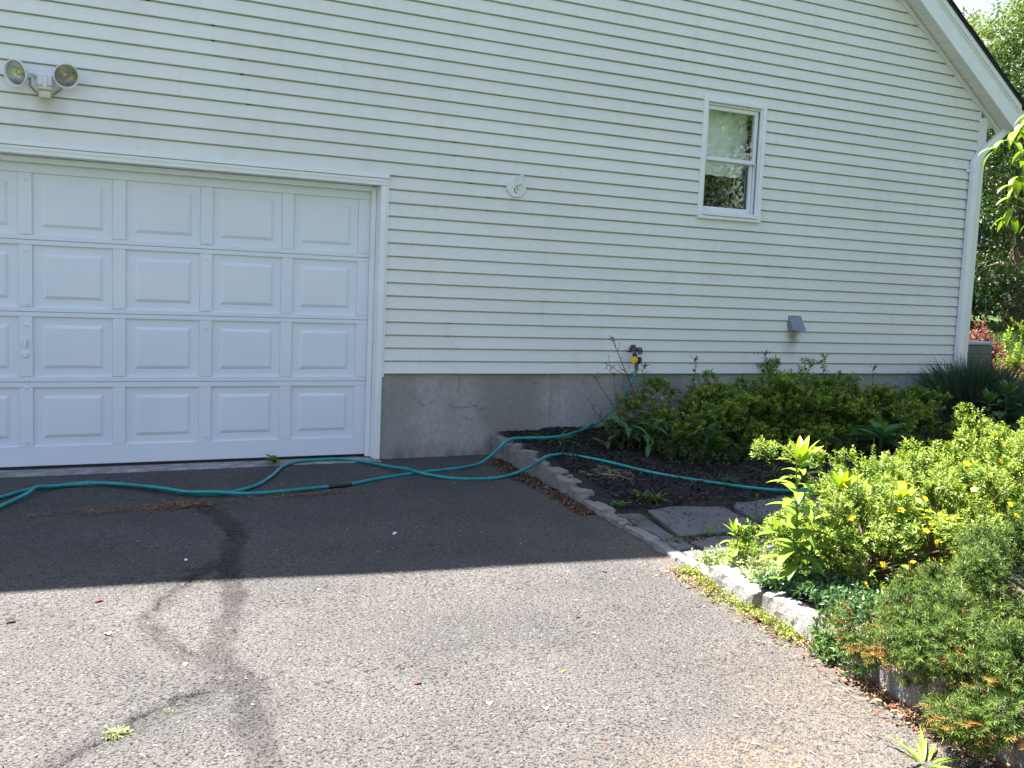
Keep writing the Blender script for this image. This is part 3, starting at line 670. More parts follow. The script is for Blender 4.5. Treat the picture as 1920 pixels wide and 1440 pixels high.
mb = MB(); mb.lathe([(0, .020), (.018, .021), (.022, .016), (.04, .016)], (-.008, 0, .045), (0, 0, -1), 14); mb.box((-.02, -.022, -.035), (.024, .024, .02), bev=.006); mb.lathe([(0, .018), (.02, .030), (.034, .030), (.038, .024), (.038, 0)], (.012, -.006, -.010), (.55, -.83, 0), 20); mb.lathe([(0, .014), (.03, .013), (.034, .010), (.05, .010)], (.010, 0, -.03), (0, 0, -1), 12); mb.build('body', M['black'], tm)
mb = MB(); A = np.array([-.75, -.66, .0]); mb.lathe([(0, .026), (.008, .031), (.024, .031), (.030, .027), (.031, 0)], (-.012, -.012, -.008), A, 22)
mb.box((-.05, -.060, -.012), (-.028, -.04, -.004)); mb.build('dial', M['yellow'], tm)

# ---------------------------------------------------------------- garden hoses
def spline(P, n=14):
    P = np.array(P, float); Q = np.vstack([2 * P[0] - P[1], P, 2 * P[-1] - P[-2]]); out = []
    for i in range(1, len(Q) - 2):
        p0, p1, p2, p3 = Q[i - 1], Q[i], Q[i + 1], Q[i + 2]
        for t in np.linspace(0, 1, n, endpoint=False):
            out.append(.5 * ((2 * p1) + (-p0 + p2) * t + (2 * p0 - 5 * p1 + 4 * p2 - p3) * t * t + (-p0 + 3 * p1 - 3 * p2 + p3) * t ** 3))
    out.append(P[-1]); return np.array(out)
HR = .0117
G0 = .002
H1 = [[-1.6, -1.5, -.014], [-.9, -1.2, -.008], [-.36, -.867, -.003], [-.255, -.73, -.001], [-.114, -.561, .003], [.036, -.49, .004], [.193, -.432, .005], [.288, -.438, .005], [.445, -.522, .004], [.627, -.675, .001], [.742, -.81, -.002], [.861, -.899, -.004], [1.059, -.901, -.004], [1.259, -.742, -.001], [1.421, -.472, .005], [1.558, -.185, .01], [1.715, -.03, .014], [1.891, .0, .018], [2.053, -.01, .016], [2.18, -.12, .012], [2.322, -.42, .018], [2.395, -.56, .026], [2.47, -.68, .012], [2.645, -.834, -.003], [2.914, -.894, -.004], [3.10, -.86, .01], [3.21, -.93, .075], [3.30, -.98, .150], [3.42, -.93, .158], [3.58, -.83, .134], [3.77, -1.03, .118], [4.02, -1.41, .078], [4.30, -1.66, .052], [4.6, -1.88, .03], [4.9, -2.02, .03], [5.3, -2.1, .05]]
H2 = [[-1.6, -2.3, -.03], [-.9, -1.8, -.02], [-.344, -1.161, -.009], [-.246, -.961, -.005], [-.112, -.722, .012], [-.06, -.62, .03], [.02, -.525, .012], [.129, -.475, .005], [.348, -.50, .010], [.621, -.705, .012], [.794, -.885, .010], [.95, -.940, .012], [1.148, -.968, -.003], [1.355, -.956, -.005], [1.652, -.899, -.004], [1.748, -.88, -.004], [1.866, -.858, -.003], [2.074, -.742, -.001], [2.26, -.657, -.001], [2.494, -.577, .0], [2.877, -.481, .004], [3.066, -.40, .022], [3.19, -.39, .11], [3.30, -.39, .192], [3.43, -.44, .208], [3.60, -.44, .205], [3.78, -.38, .205], [4.0, -.24, .214], [4.18, -.14, .24], [4.324, -.1, .297], [4.478, -.1, .434], [4.577, -.1, .597], [4.636, -.1, .69], [4.645, -.095, .765]]
def hose(name_label, P, coup, rust=None):
    c = spline(P, 12); h = MB().tube(c, HR, 12).build('garden_hose', M['hose'], smooth=True); tag(h, name_label, 'hose', 'green hoses across the driveway')
    for (i0, i1) in coup:
        m_ = MB().tube(c[i0:i1], HR * 1.16, 12); m_.build('coupling', M['black'], h)
    return h
hose('green hose crossing into the mulch bed nearer the camera, arching by the garage threshold', H1, [])
h2 = hose('green hose running up to the wall tap, with a black coupling on the asphalt', H2, [(12 * 14 + 6, 12 * 16 + 2)])
mb = MB(); mb.lathe([(0, .017), (.045, .017), (.055, .014), (.07, .013)], (4.645, -.094, .775), (0, 0, -1), 12); mb.build('hose_end', M['darkmetal'], h2)
#APPEND
# ================================================================= vegetation tools
def nrm(v): return v / (np.linalg.norm(v, axis=-1, keepdims=True) + 1e-9)
def kites(mb, P, D, Nn, L, W, col, droop=.12, wide=.42, fold=.18):
    P = np.asarray(P); D = nrm(D); Sd = nrm(np.cross(D, Nn)); Nn = np.cross(Sd, D); L = np.asarray(L)[:, None]; W = np.asarray(W)[:, None]
    a = P; b = P + D * L * wide + Sd * W * .5 + Nn * W * fold; c = P + D * L - Nn * L * droop; d = P + D * L * wide - Sd * W * .5 + Nn * W * fold
    V = np.stack([a, b, c, d], 1).reshape(-1, 3); i = np.arange(len(P)) * 4
    F = np.concatenate([np.stack([i, i + 2, i + 1], 1), np.stack([i, i + 3, i + 2], 1)]); mb.add(V, F, np.concatenate([col, col]))
def lerp(a, b, t): return np.asarray(a) * (1 - t) + np.asarray(b) * t
def twigs(rng, mb, P, T, TL, K, LL, LW, cin, ctip, spread=.85, flat=False, tippow=1.6, jitter=.22, droop=.12, brown=None, pbrown=0.0, t0=.1):
    """K leaves spiralling along each straight twig"""
    M_ = len(P); T = nrm(T); up = np.array([0, 0, 1.]); U = nrm(np.cross(T, up) + 1e-4 * rng.normal(size=T.shape)); Wv = np.cross(U, T)
    t = t0 + (1 - t0) * (np.arange(K) + .5) / K; TLb = np.asarray(TL)[:, None, None] if np.ndim(TL) else TL
    pos = P[:, None] + T[:, None] * (t[None, :, None] * TLb)
    if flat: ang = np.where(np.arange(K) % 2 == 0, 0.0, np.pi)[None] + rng.normal(0, .35, (M_, K))
    else: ang = np.arange(K)[None] * 2.4 + rng.uniform(0, 6.28, (M_, 1)) + rng.normal(0, .3, (M_, K))
    rad = np.cos(ang)[..., None] * U[:, None] + np.sin(ang)[..., None] * Wv[:, None]
    sp = (spread * (1.15 - .55 * t))[None, :, None]
    D = T[:, None] * (1 - sp * .6) + rad * sp + rng.normal(0, jitter, (M_, K, 3)) * .5
    Nn = T[:, None] * .7 - rad * .4 + up * .6 + rng.normal(0, jitter, (M_, K, 3))
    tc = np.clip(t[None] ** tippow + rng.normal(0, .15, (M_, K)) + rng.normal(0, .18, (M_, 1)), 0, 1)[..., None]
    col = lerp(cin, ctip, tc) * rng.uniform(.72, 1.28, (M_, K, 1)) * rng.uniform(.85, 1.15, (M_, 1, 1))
    if brown is not None:
        msk = (rng.random((M_, 1, 1)) < pbrown); col = np.where(msk, np.asarray(brown) * rng.uniform(.6, 1.3, (M_, K, 1)), col)
    size = rng.uniform(.75, 1.2, (M_, K)) * (1.1 - .35 * t[None])
    kites(mb, pos.reshape(-1, 3), D.reshape(-1, 3), Nn.reshape(-1, 3), (LL * size).ravel(), (LW * size).ravel(), np.clip(col, 0, 1).reshape(-1, 3), droop)
def shell_points(rng, n, rx, ry, h, lump=.25, shell=(.55, 1.0), zmin=-.05, seed=0, freq=2.2, clumps=0, cr=.11):
    if clumps:
        C_, dc = shell_points(rng, clumps, rx, ry, h, lump, (.62, .97), zmin, seed, freq)
        q = rng.integers(0, clumps, n); o = nrm(rng.normal(0, 1, (n, 3)) + dc[q] * .55); rr_ = (cr * rng.uniform(.6, 1.35, clumps))[q] * rng.uniform(.35, 1, n) ** .5
        P = C_[q] + o * rr_[:, None] * [1, 1, .75]; P[:, 2] = np.maximum(P[:, 2], .01 if zmin > -.1 else -9)
        return P, nrm(dc[q] * .5 + o * .9)
    z = rng.uniform(zmin, 1, n); a = rng.uniform(0, 2 * np.pi, n); r = np.sqrt(np.clip(1 - z * z, 0, 1)); r = r ** .7
    d = np.stack([r * np.cos(a), r * np.sin(a), z], 1)
    lumpv = 1 + lump * 2 * (vnoise(a * freq / 1.2 + 9, z * freq * 1.7 + 4, 1, seed) - .5) + lump * (vnoise(a * freq * 3, z * freq * 4, 1, seed + 2) - .5)
    s = rng.uniform(0, 1, n) ** .5 * (shell[1] - shell[0]) + shell[0]
    return d * np.array([rx, ry, h]) * (lumpv * s)[:, None], d
def shrub_mesh(seed, rx, ry, h, ntw, K, LL, LW, TL, cin, ctip, up=.7, lump=.28, spread=.85, spires=0, flat=False, brown=None, pbrown=0, tippow=1.6, shell=(.5, 1.), rusttips=0, zmin=-.05, stemn=26, droop=.12, clumps=0, cr=.11):
    rng = np.random.default_rng(seed); mb = MB(); st = MB()
    P, d = shell_points(rng, ntw, rx, ry, h, lump, shell, zmin, seed, clumps=clumps, cr=cr)
    T = d * np.array([1, 1, .6]) * (1 - up * .5) + np.array([0, 0, up]) + rng.normal(0, .3, d.shape); tl = TL * rng.uniform(.6, 1.3, ntw)
    P = P - nrm(T) * tl[:, None] * .8; P[:, 2] = np.maximum(P[:, 2], .0)
    k = int(ntw * rusttips)
    twigs(rng, mb, P[k:], T[k:], tl[k:], K, LL, LW, cin, ctip, spread, flat, tippow, brown=brown, pbrown=pbrown, droop=droop)
    if k: twigs(rng, mb, P[:k], T[:k], tl[:k], K, LL * .8, LW * .8, cin, (.26, .13, .035), spread, flat, 1.0)
    if spires:
        P2, d2 = shell_points(rng, spires, rx * .85, ry * .85, h, lump, (.9, 1.), .45, seed); T2 = d2 * .25 + np.array([0, 0, 1.]) + rng.normal(0, .12, d2.shape)
        L2 = TL * rng.uniform(1.0, 1.7, spires); twigs(rng, mb, P2 - nrm(T2) * .04, T2, L2, int(K * 1.6), LL, LW, cin, ctip, spread, flat)
        for p, t_, l in zip(P2, nrm(T2), L2): st.tube([p * .4, p - t_ * .04, p + t_ * l], [.004, .003, .0015], 5, cap=False)
    for i in range(stemn):
        p = P[rng.integers(len(P))]; b_ = np.array([rng.normal(0, .12 * rx), rng.normal(0, .12 * ry), 0]); st.tube([b_, b_ * .5 + p * .45 + [0, 0, .06 * h], p], [.006, .0045, .002], 5, cap=False)
    return mb, st
def plant(name, loc, mbs, mats=('leaf', 'twig'), names=('foliage', 'stem'), rz=0, **k):
    if name in ('tall_weed', 'leafy_sprig', 'leafy_weed', 'milkweed', 'dock_weed'): mats = ('leaf', 'leaf')
    e = empty(name, loc, rz, **k)
    for mb, m_, n_ in zip(mbs, mats, names):
        if mb is not None and mb.v: mb.build(n_, M[m_], e)
    return e
def bigleaf(mb, p, d, L, W, droop=.6, seg=7, up=(0, 0, 1), col=(.1, .2, .03), lobes=0, cup=.25, widest=.45, twist=0.0):
    p = np.array(p, float); d = nrm(np.array(d, float)); upv = np.array(up, float); S_ = np.cross(d, upv); S_ = nrm(S_) if np.linalg.norm(S_) > .05 else np.array([1., 0, 0])
    V = []; step = L / seg; n_ = np.cross(S_, d); q = p.copy()
    for i in range(seg + 1):
        t = i / seg; w = W * .5 * (np.sin(np.pi * min(1, t ** (math.log(.5) / math.log(widest)))) ** .8) + .0008
        if lobes: w *= (.55 + .45 * abs(math.cos(t * math.pi * lobes)))
        V += [q - S_ * w + n_ * w * cup, q.copy(), q + S_ * w + n_ * w * cup]
        ang = -droop / seg; d2 = d * math.cos(ang) + n_ * math.sin(ang); n_ = n_ * math.cos(ang) - d * math.sin(ang); d = nrm(d2); q = q + d * step
    F = []
    for i in range(seg):
        a_ = i * 3; F += [(a_, a_ + 1, a_ + 4, a_ + 3), (a_ + 1, a_ + 2, a_ + 5, a_ + 4)]
    mb.add(V, F, col)
def stalk_weed(seed, h, n, L, W, lean=(0, 0), c0=(.09, .19, .02), c1=(.22, .33, .03), toprose=8, lobes=0, bottom=.05, droopy=1.2, side=0, topL=1.0):
    rng = np.random.default_rng(seed); mb = MB(); st = MB(); ax = np.array([lean[0], lean[1], 1.0]); 
    pts = [ax * h * t + np.array([math.sin(t * 3 + seed) * .012, math.cos(t * 4 + seed) * .012, 0]) * t for t in np.linspace(0, 1, 6)]
    st.tube(pts, np.linspace(.006, .003, 6), 6, col=(.2, .28, .08), cap=False)
    for i in range(n):
        t = bottom + (1 - bottom) * (i + .5) / n; a = i * 2.4 + rng.normal(0, .3); s = (.55 + .6 * math.sin(math.pi * min(1, t * .8 + .15)))
        p = ax * h * t; d = np.array([math.cos(a), math.sin(a), .75 - .3 * (1 - t)]); c = lerp(c0, c1, t) * rng.uniform(.75, 1.25)
        bigleaf(mb, p, d, L * s * rng.uniform(.8, 1.15), W * s, droop=droopy * rng.uniform(.6, 1.2), col=c, lobes=lobes)
    for i in range(toprose):
        a = i * 2.4; el = .9 + 2.6 * i / toprose; bigleaf(mb, ax * h, (math.cos(a), math.sin(a), el), L * topL * rng.uniform(.8, 1.1) * (1 - .2 * i / toprose), W * .8, droop=.35, col=np.asarray(c1) * rng.uniform(.8, 1.2), lobes=lobes)
    return mb, st
def tuft(seed, n, L, W, c0=(.06, .13, .02), c1=(.14, .24, .04), spread=1.0, r0=.02, seg=4, droop=1.2, up=.9):
    rng = np.random.default_rng(seed); mb = MB()
    for i in range(n):
        a = rng.uniform(0, 6.283); bigleaf(mb, (r0 * math.cos(a) * rng.random(), r0 * math.sin(a) * rng.random(), 0), (math.cos(a) * spread, math.sin(a) * spread, up * rng.uniform(.4, 1.3)), L * rng.uniform(.5, 1.1), W, droop=droop * rng.uniform(.4, 1.3), seg=seg, col=lerp(c0, c1, rng.random()), cup=.3, widest=.35)
    return mb
def bz(x, y): return float(bedz(x, y))

# ================================================================= plants in the bed
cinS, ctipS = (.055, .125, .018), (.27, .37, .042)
spirea = []
for i in range(3):
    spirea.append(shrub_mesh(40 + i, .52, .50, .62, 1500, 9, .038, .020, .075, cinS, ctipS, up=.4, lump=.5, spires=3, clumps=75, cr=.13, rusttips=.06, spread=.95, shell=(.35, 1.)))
meshes = []
hedge = [((4.78, -.60), 0.95, .84, 0, 'tap end of the spirea row, thinner leafy shrub under the hose tap'), ((5.42, -.70), 1.06, .92, 1, 'second spirea shrub from the hose tap in the shaded row'),
         ((6.08, -.62), 1.06, .96, 2, 'middle spirea shrub of the shaded row, below the grey vent hood'), ((6.72, -.68), 1.03, .88, 0, 'fourth spirea shrub from the tap, behind the broad star-shaped weed'),
         ((7.28, -.60), .92, .68, 1, 'lowest spirea shrub at the end of the row nearest the downspout')]
protoS = []
for i in range(3):
    (x, y), s, sz, k, lab = hedge[i]
    o = plant('spirea_shrub', (x, y, bz(x, y) - .02), spirea[i], rz=i * 1.3, label=lab, cat='shrub', group='spirea shrubs along the wall'); o.scale = (s, s, sz); protoS.append(o)
for i in (3, 4):
    (x, y), s, sz, k, lab = hedge[i]; copy_tree(protoS[k], (x, y, bz(x, y) - .02), 2.2 * i, (s, s, sz), label=lab, cat='shrub', group='spirea shrubs along the wall')
# low understorey leaves in front of the row
mb = MB(); rng = np.random.default_rng(8)
n = 1500; X = rng.uniform(4.25, 7.9, n); Y = -1.12 + rng.normal(0, .14, n); P = np.stack([X, Y, bedz(X, Y) + rng.uniform(.0, .10, n)], 1)
T = np.stack([rng.normal(0, .6, n), rng.normal(-.3, .5, n), rng.uniform(.2, 1, n)], 1); twigs(rng, mb, P, T, np.full(n, .07), 6, .036, .018, (.02, .05, .01), (.055, .10, .02))
tag(mb.build('undergrowth', M['leaf']), label='low dark leafy undergrowth at the foot of the spirea row', cat='ground cover', kind='stuff')
# shade weeds at the left end
mbt = MB(); rng = np.random.default_rng(2)
for i in range(64):
    a = rng.uniform(0, 6.28); h = rng.uniform(0, .30); bigleaf(mbt, (rng.normal(0, .14), rng.normal(0, .09), h), (math.cos(a), math.sin(a), rng.uniform(.2, 1.0)), rng.uniform(.14, .26), rng.uniform(.05, .075), droop=rng.uniform(.8, 1.8), seg=12, col=lerp((.05, .11, .045), (.10, .19, .07), rng.random()), lobes=5)
stt = MB()
for i in range(6): stt.tube([(rng.normal(0, .05), rng.normal(0, .05), 0), (rng.normal(0, .07), rng.normal(0, .06), .3)], .005, 5, col=(.2, .28, .1))
plant('thistle_weed', (4.22, -.72, bz(4.2, -.7)), (mbt, stt), label='clump of dull green jagged-leaved weed left of the spirea row', cat='weed')
mbs_ = MB(); sts = MB(); rng = np.random.default_rng(12)
def stick(p0, p1, r=.004, n_=4, buds=6, leaves=3):
    p0, p1 = np.array(p0), np.array(p1); mid = (p0 + p1) / 2 + rng.normal(0, .02, 3); sts.tube([p0, mid, p1], [r, r * .8, r * .5], 5, col=(.2, .2, .1), cap=False)
    for i in range(n_):
        t = rng.uniform(.45, .95); q = p0 + (p1 - p0) * t; e = q + np.array([rng.normal(0, .05), rng.normal(0, .03), rng.uniform(.03, .09)]); sts.tube([q, e], [r * .6, r * .35], 4, cap=False)
        kites(mbs_, np.tile(e, (2, 1)), rng.normal(0, 1, (2, 3)), np.tile([0, 0, 1.], (2, 1)), np.full(2, .022), np.full(2, .008), np.tile((.10, .15, .05), (2, 1)))
    P = np.tile(p1, (buds, 1)) + rng.normal(0, .012, (buds, 3)); kites(mbs_, P, rng.normal(0, 1, (buds, 3)) + [0, 0, .8], np.tile([0, 1., 0], (buds, 1)), np.full(buds, .02), np.full(buds, .010), np.tile((.09, .10, .06), (buds, 1)))
    for i in range(leaves):
        t = rng.uniform(.3, .9); q = p0 + (p1 - p0) * t; kites(mbs_, q[None], rng.normal(0, 1, (1, 3)), np.array([[0, 0, 1.]]), [.05], [.016], np.array([(.10, .17, .05)]))
stick((.30, .25, .2), (-.02, .33, .86), .005, 5, 14, 4); stick((.18, .3, .55), (-.07, .32, .66), .003, 2, 5, 3); stick((.1, .3, .2), (-.02, .3, .62), .003, 2, 6, 4); stick((.0, .1, .15), (-.24, .22, .56), .004, 2, 8, 3); stick((-.1, .1, .1), (-.30, .2, .38), .003, 1, 4, 3); stick((-.12, 0, .05), (-.30, .0, .26), .004, 3, 8, 6)
plant('flower_stalk', (4.22, -.72, bz(4.2, -.7)), (mbs_, sts), label='spindly bare stalks with tiny buds rising beside the hose tap', cat='weed')
# sprigs standing above the row
for i, (x, y, z, seed, lab, c) in enumerate(((5.02, -.42, .80, 5, 'bluish leafy sprig rising above the row left of the vent hood', (.07, .12, .07)), (5.78, -.42, .86, 6, 'sprig with a faded pink flower head just below the vent hood', (.06, .11, .05)), (7.05, -.48, .74, 7, 'thin leafy sprig standing up against the bare foundation', (.06, .12, .04)), (4.52, -.40, .74, 9, 'pale feathery sprig directly under the hose tap', (.08, .15, .04)))):
    m1, s1 = stalk_weed(seed, z - .1, 16, .075, .026, c0=np.array(c) * .7, c1=c, toprose=3, droopy=.8, bottom=.55)
    if i == 1:
        r_ = np.random.default_rng(3); P = np.array([-.05, 0, z - .08]) + r_.normal(0, 1, (40, 3)) * [.035, .03, .008]; kites(m1, P, r_.normal(0, 1, (40, 3)), np.tile([0, 0, 1.], (40, 1)), np.full(40, .012), np.full(40, .01), np.tile((.24, .13, .12), (40, 1)))
    plant('leafy_sprig', (x, y, .12), (m1, s1), label=lab, cat='weed')
# broad rosettes
def rosette(seed, n, L, W, c0, c1, lobes=0, el=(.15, 1.2)):
    rng = np.random.default_rng(seed); mb = MB(); st = MB(); st.tube([(0, 0, -.05), (0, 0, .2)], .012, 8, col=(.1, .2, .06))
    for i in range(n):
        a = i * 2.4 + rng.normal(0, .15); t = i / n; bigleaf(mb, (0, 0, .12 + .08 * t), (math.cos(a), math.sin(a), lerp(el[0], el[1], t)), L * (1.1 - .45 * t) * rng.uniform(.85, 1.1), W * (1.05 - .4 * t), droop=.7 * rng.uniform(.6, 1.2), seg=9, col=lerp(c0, c1, t) * rng.uniform(.85, 1.15), lobes=lobes, cup=.35)
    return mb, st
plant('milkweed', (6.28, -1.35, .10), rosette(4, 14, .33, .10, (.03, .11, .045), (.05, .18, .05)), label='broad star-shaped plant with smooth pointed leaves in shade before the row', cat='weed')
plant('dock_weed', (4.66, -1.12, .12), rosette(6, 10, .27, .085, (.035, .09, .04), (.05, .13, .05), lobes=4), label='wavy-leaved green rosette low in the left half of the spirea row', cat='weed')
# needle-leaved bush at the corner
rng = np.random.default_rng(21); mb = MB(); n = 3600; a = rng.uniform(0, 6.283, n); el = rng.uniform(.2, 1.5, n); rr = np.abs(rng.normal(0, .09, n))
P = np.stack([rr * np.cos(a), rr * np.sin(a), rng.uniform(0, .18, n)], 1); D = np.stack([np.cos(a) * np.cos(el), np.sin(a) * np.cos(el), np.sin(el)], 1) + rng.normal(0, .10, (n, 3)); LL_ = rng.uniform(.34, .70, n)
kites(mb, P, D, np.tile([0, 0, 1.], (n, 1)) + rng.normal(0, .4, (n, 3)), LL_, np.full(n, .007), lerp((.04, .085, .055), (.11, .17, .11), rng.random((n, 1))), droop=.08)
tw = P + nrm(D) * (LL_ * rng.uniform(.35, .8, n))[:, None]; twigs(rng, mb, tw, D + rng.normal(0, .15, D.shape), np.full(n, .16), 9, .034, .005, (.03, .062, .04), (.07, .12, .075), spread=.5)
plant('lavender_bush', (8.28, -.62, .12), (mb, None), label='fine grey-green needle bush at the foot of the downspout', cat='shrub')
# weeds to the right of it
for i, (x, y, h, L, W, seed, lab, c0, c1) in enumerate(((7.55, -1.35, .42, .17, .06, 31, 'dark leafy weed standing in front of the needle bush', (.03, .08, .02), (.05, .13, .03)), (8.05, -1.15, .46, .2, .075, 32, 'broad-leaved dark plant right of the needle bush', (.03, .09, .03), (.06, .15, .04)),
        (8.9, -.85, .55, .22, .09, 33, 'big floppy-leaved plant before the air conditioner', (.05, .12, .03), (.09, .2, .05)), (7.2, -1.7, .26, .12, .045, 34, 'small dark weed between the spirea row and the sunlit shrubs', (.03, .08, .03), (.05, .12, .03)))):
    plant('leafy_weed', (x, y, .12), stalk_weed(seed, h, 20, L, W, c0=c0, c1=c1), label=lab, cat='weed')
mb = MB(); rng = np.random.default_rng(18); n = 1700; X = rng.uniform(6.7, 9.6, n); Y = rng.uniform(-2.5, -.5, n); keep = rng.random(n) < vnoise(X, Y, 3, 5) * 1.2; X, Y = X[keep], Y[keep]; n = len(X)
twigs(rng, mb, np.stack([X, Y, bedz(X, Y)], 1), np.stack([rng.normal(0, .7, n), rng.normal(0, .7, n), rng.uniform(.3, 1, n)], 1), np.full(n, .09), 7, .045, .02, (.025, .06, .02), (.05, .11, .03))
tag(mb.build('low_weeds', M['leaf']), label='patchy low weeds over the mulch near the house corner', cat='ground cover', kind='stuff')

# sunlit potentilla
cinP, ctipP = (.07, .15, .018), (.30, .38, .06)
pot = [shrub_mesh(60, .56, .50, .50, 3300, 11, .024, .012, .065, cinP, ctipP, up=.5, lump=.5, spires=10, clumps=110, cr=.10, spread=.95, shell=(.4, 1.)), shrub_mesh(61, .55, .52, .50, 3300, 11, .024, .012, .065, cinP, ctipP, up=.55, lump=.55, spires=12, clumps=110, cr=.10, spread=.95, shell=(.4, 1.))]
def flowers(parent, seed, n, rx, ry, h, az=(-2.9, -1.2), zlo=.15):
    rng = np.random.default_rng(seed)
    for i in range(n):
        a = rng.uniform(*az); z = rng.uniform(zlo, .95); r = math.sqrt(1 - z * z) ** .7; p = np.array([rx * r * math.cos(a), ry * r * math.sin(a), h * z]) * rng.uniform(1.0, 1.12); nn = nrm(np.array([math.cos(a) * .5, math.sin(a) * .5, .9]) + rng.normal(0, .25, 3))
        U = nrm(np.cross(nn, [0, 1, .2])); W_ = np.cross(nn, U); mb = MB(); R_ = rng.uniform(.013, .018); c = np.array((.80, .62, .03)) if rng.random() < .75 else np.array((.82, .76, .22))
        for k in range(5):
            t = k * 1.2566; dd = math.cos(t) * U + math.sin(t) * W_; kites(mb, p[None], (dd + nn * .25)[None], nn[None], [R_ * 1.25], [R_ * 1.15], c[None] * rng.uniform(.85, 1.1), droop=.1, wide=.62)
        mb.lathe([(.001, .003), (.004, .0025), (.005, 0)], p, nn, 7, col=(.6, .35, .02)); mb.build('flower', M['petal'], parent)
grpP = 'yellow flowering shrubs in the sun'
pA = plant('potentilla_shrub', (3.72, -3.72, .03), pot[0], label='left yellow-flowered potentilla, beside the tall lance-leaved weed', cat='shrub', group=grpP); flowers(pA, 1, 22, .56, .5, .5)
pB = plant('potentilla_shrub', (4.45, -3.52, .06), pot[1], label='middle sunlit potentilla between its two neighbours, few flowers', cat='shrub', group=grpP); pB.scale = (1.05, 1.05, 1.12); flowers(pB, 2, 9, .56, .52, .5)
pC = plant('potentilla_shrub', (5.25, -3.42, .08), pot[0], rz=2.5, label='potentilla farthest right in the sun, behind the yew', cat='shrub', group=grpP); pC.scale = (1.05, 1.05, 1.1); flowers(pC, 3, 5, .5, .5, .5, az=(-5.4, -3.7))
pD = plant('potentilla_shrub', (5.95, -3.1, .10), pot[1], rz=4.0, label='tall upright potentilla tips at the right edge of the picture', cat='shrub', group=grpP); pD.scale = (1.0, 1.0, 1.1)
# tall lance-leaved weeds
for i, (x, y, z, h, n_, L, W, lean, seed, lab) in enumerate((
    (3.10, -3.86, .03, .60, 44, .165, .046, (.0, .02), 71, 'tallest lance-leaved weed, sunlit, at the left edge of the potentilla'),
    (3.42, -3.78, .03, .44, 14, .15, .044, (.03, .0), 72, 'lance-leaved weed with a yellowish crown inside the left potentilla'),
    (3.66, -3.92, .03, .40, 12, .13, .044, (.04, .0), 73, 'bright pointed-leaf weed at the front middle of the left potentilla'),
    (3.17, -3.36, -.03, .20, 12, .10, .030, (-.05, .0), 74, 'short star-topped weed by the flagstones at the shadow edge'),
    (3.38, -3.55, -.0, .24, 12, .11, .034, (0, 0), 75, 'small sunlit weed between the flagstones and the tall one'),
    (4.95, -4.0, .08, .30, 22, .11, .05, (0, 0), 76, 'pale broad-leaved weed behind the yew at the right edge'))):
    plant('tall_weed', (x, y, z), stalk_weed(seed, h, n_, L, W, lean, c0=(.10, .20, .03), c1=(.24, .36, .03), toprose=9), label=lab, cat='weed')
mb = MB(); st = MB(); rng = np.random.default_rng(33)
for i in range(60):
    a = rng.uniform(0, 6.28); q = np.array([math.cos(a), math.sin(a), 0]) * rng.uniform(.02, .12) + [0, 0, rng.uniform(.12, .24)]; st.tube([(0, 0, 0), q * [.5, .5, .7], q], [.002, .002, .0012], 4, col=(.3, .35, .05), cap=False)
    for k in range(3):
        t = k * 2.09 + a; d = np.array([math.cos(t), math.sin(t), .1]); kites(mb, q[None], d[None], np.array([[0, 0, 1.]]), [.024], [.026], np.array([(.30, .38, .02)]) * rng.uniform(.8, 1.2), droop=.1, wide=.7)
plant('wood_sorrel', (3.80, -4.02, .16), (mb, st), label='yellow-green clover-leaved clump between the potentilla and the yew', cat='weed')
# yew spilling over the kerb
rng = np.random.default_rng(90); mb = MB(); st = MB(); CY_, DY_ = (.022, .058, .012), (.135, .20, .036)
P, d = shell_points(rng, 7400, .72, .58, .36, .32, (.6, 1.), -.12, 91, 3.0, clumps=150, cr=.092)
T = d * [1, 1, .35] + [0, 0, .22] + rng.normal(0, .25, d.shape); tl = rng.uniform(.06, .12, len(P)); P = P - nrm(T) * tl[:, None] * .6
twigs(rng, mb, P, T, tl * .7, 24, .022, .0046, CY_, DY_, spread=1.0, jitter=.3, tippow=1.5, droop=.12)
lo = P[:, 2] < .12; sel = lo & (rng.random(len(P)) < .12) & (P[:, 0] < .2); twigs(rng, mb, P[sel], T[sel], tl[sel], 26, .022, .0034, (.22, .10, .03), (.30, .16, .05), spread=.9, flat=True)
# trailing left limb over the kerb stones
for (ox, oy, oz, rx, ry, h, nn) in ((-.62, .12, .0, .22, .24, .20, 1000), (-.74, -.20, .0, .24, .24, .20, 1200), (-.74, -.50, -.02, .28, .26, .20, 1400), (-.30, -.66, -.02, .40, .24, .24, 1500)):
    P2, d2 = shell_points(rng, nn, rx, ry, h, .3, (.5, 1.), -.35, int(nn), clumps=26, cr=.085); T2 = d2 * [1, 1, .3] + [-.25, -.15, .1] + rng.normal(0, .25, d2.shape); br = rng.random(nn) < .12
    twigs(rng, mb, P2[~br] + [ox, oy, oz], T2[~br], np.full((~br).sum(), .06), 24, .022, .0046, CY_, DY_, spread=1.0, jitter=.35, tippow=1.2)
    twigs(rng, mb, P2[br] * [1, 1, .5] + [ox, oy, oz], T2[br], np.full(br.sum(), .09), 26, .022, .0034, (.2, .09, .025), (.34, .2, .05), spread=.95, flat=True, jitter=.35)
for i in range(40):
    p = P[rng.integers(len(P))]; st.tube([(rng.normal(.1, .08), rng.normal(0, .08), -.02), p * [.5, .5, .6], p * .95], [.014, .009, .004], 6, cap=False)
st.tube([(-.1, -.2, .0), (-.35, -.42, .02), (-.55, -.55, -.08)], [.02, .014, .008], 7, cap=False)
plant('yew_shrub', (3.66, -4.80, .10), (mb, st), mats=('needle', 'bark'), label='low spreading dark green yew hanging over the granite kerb', cat='shrub')

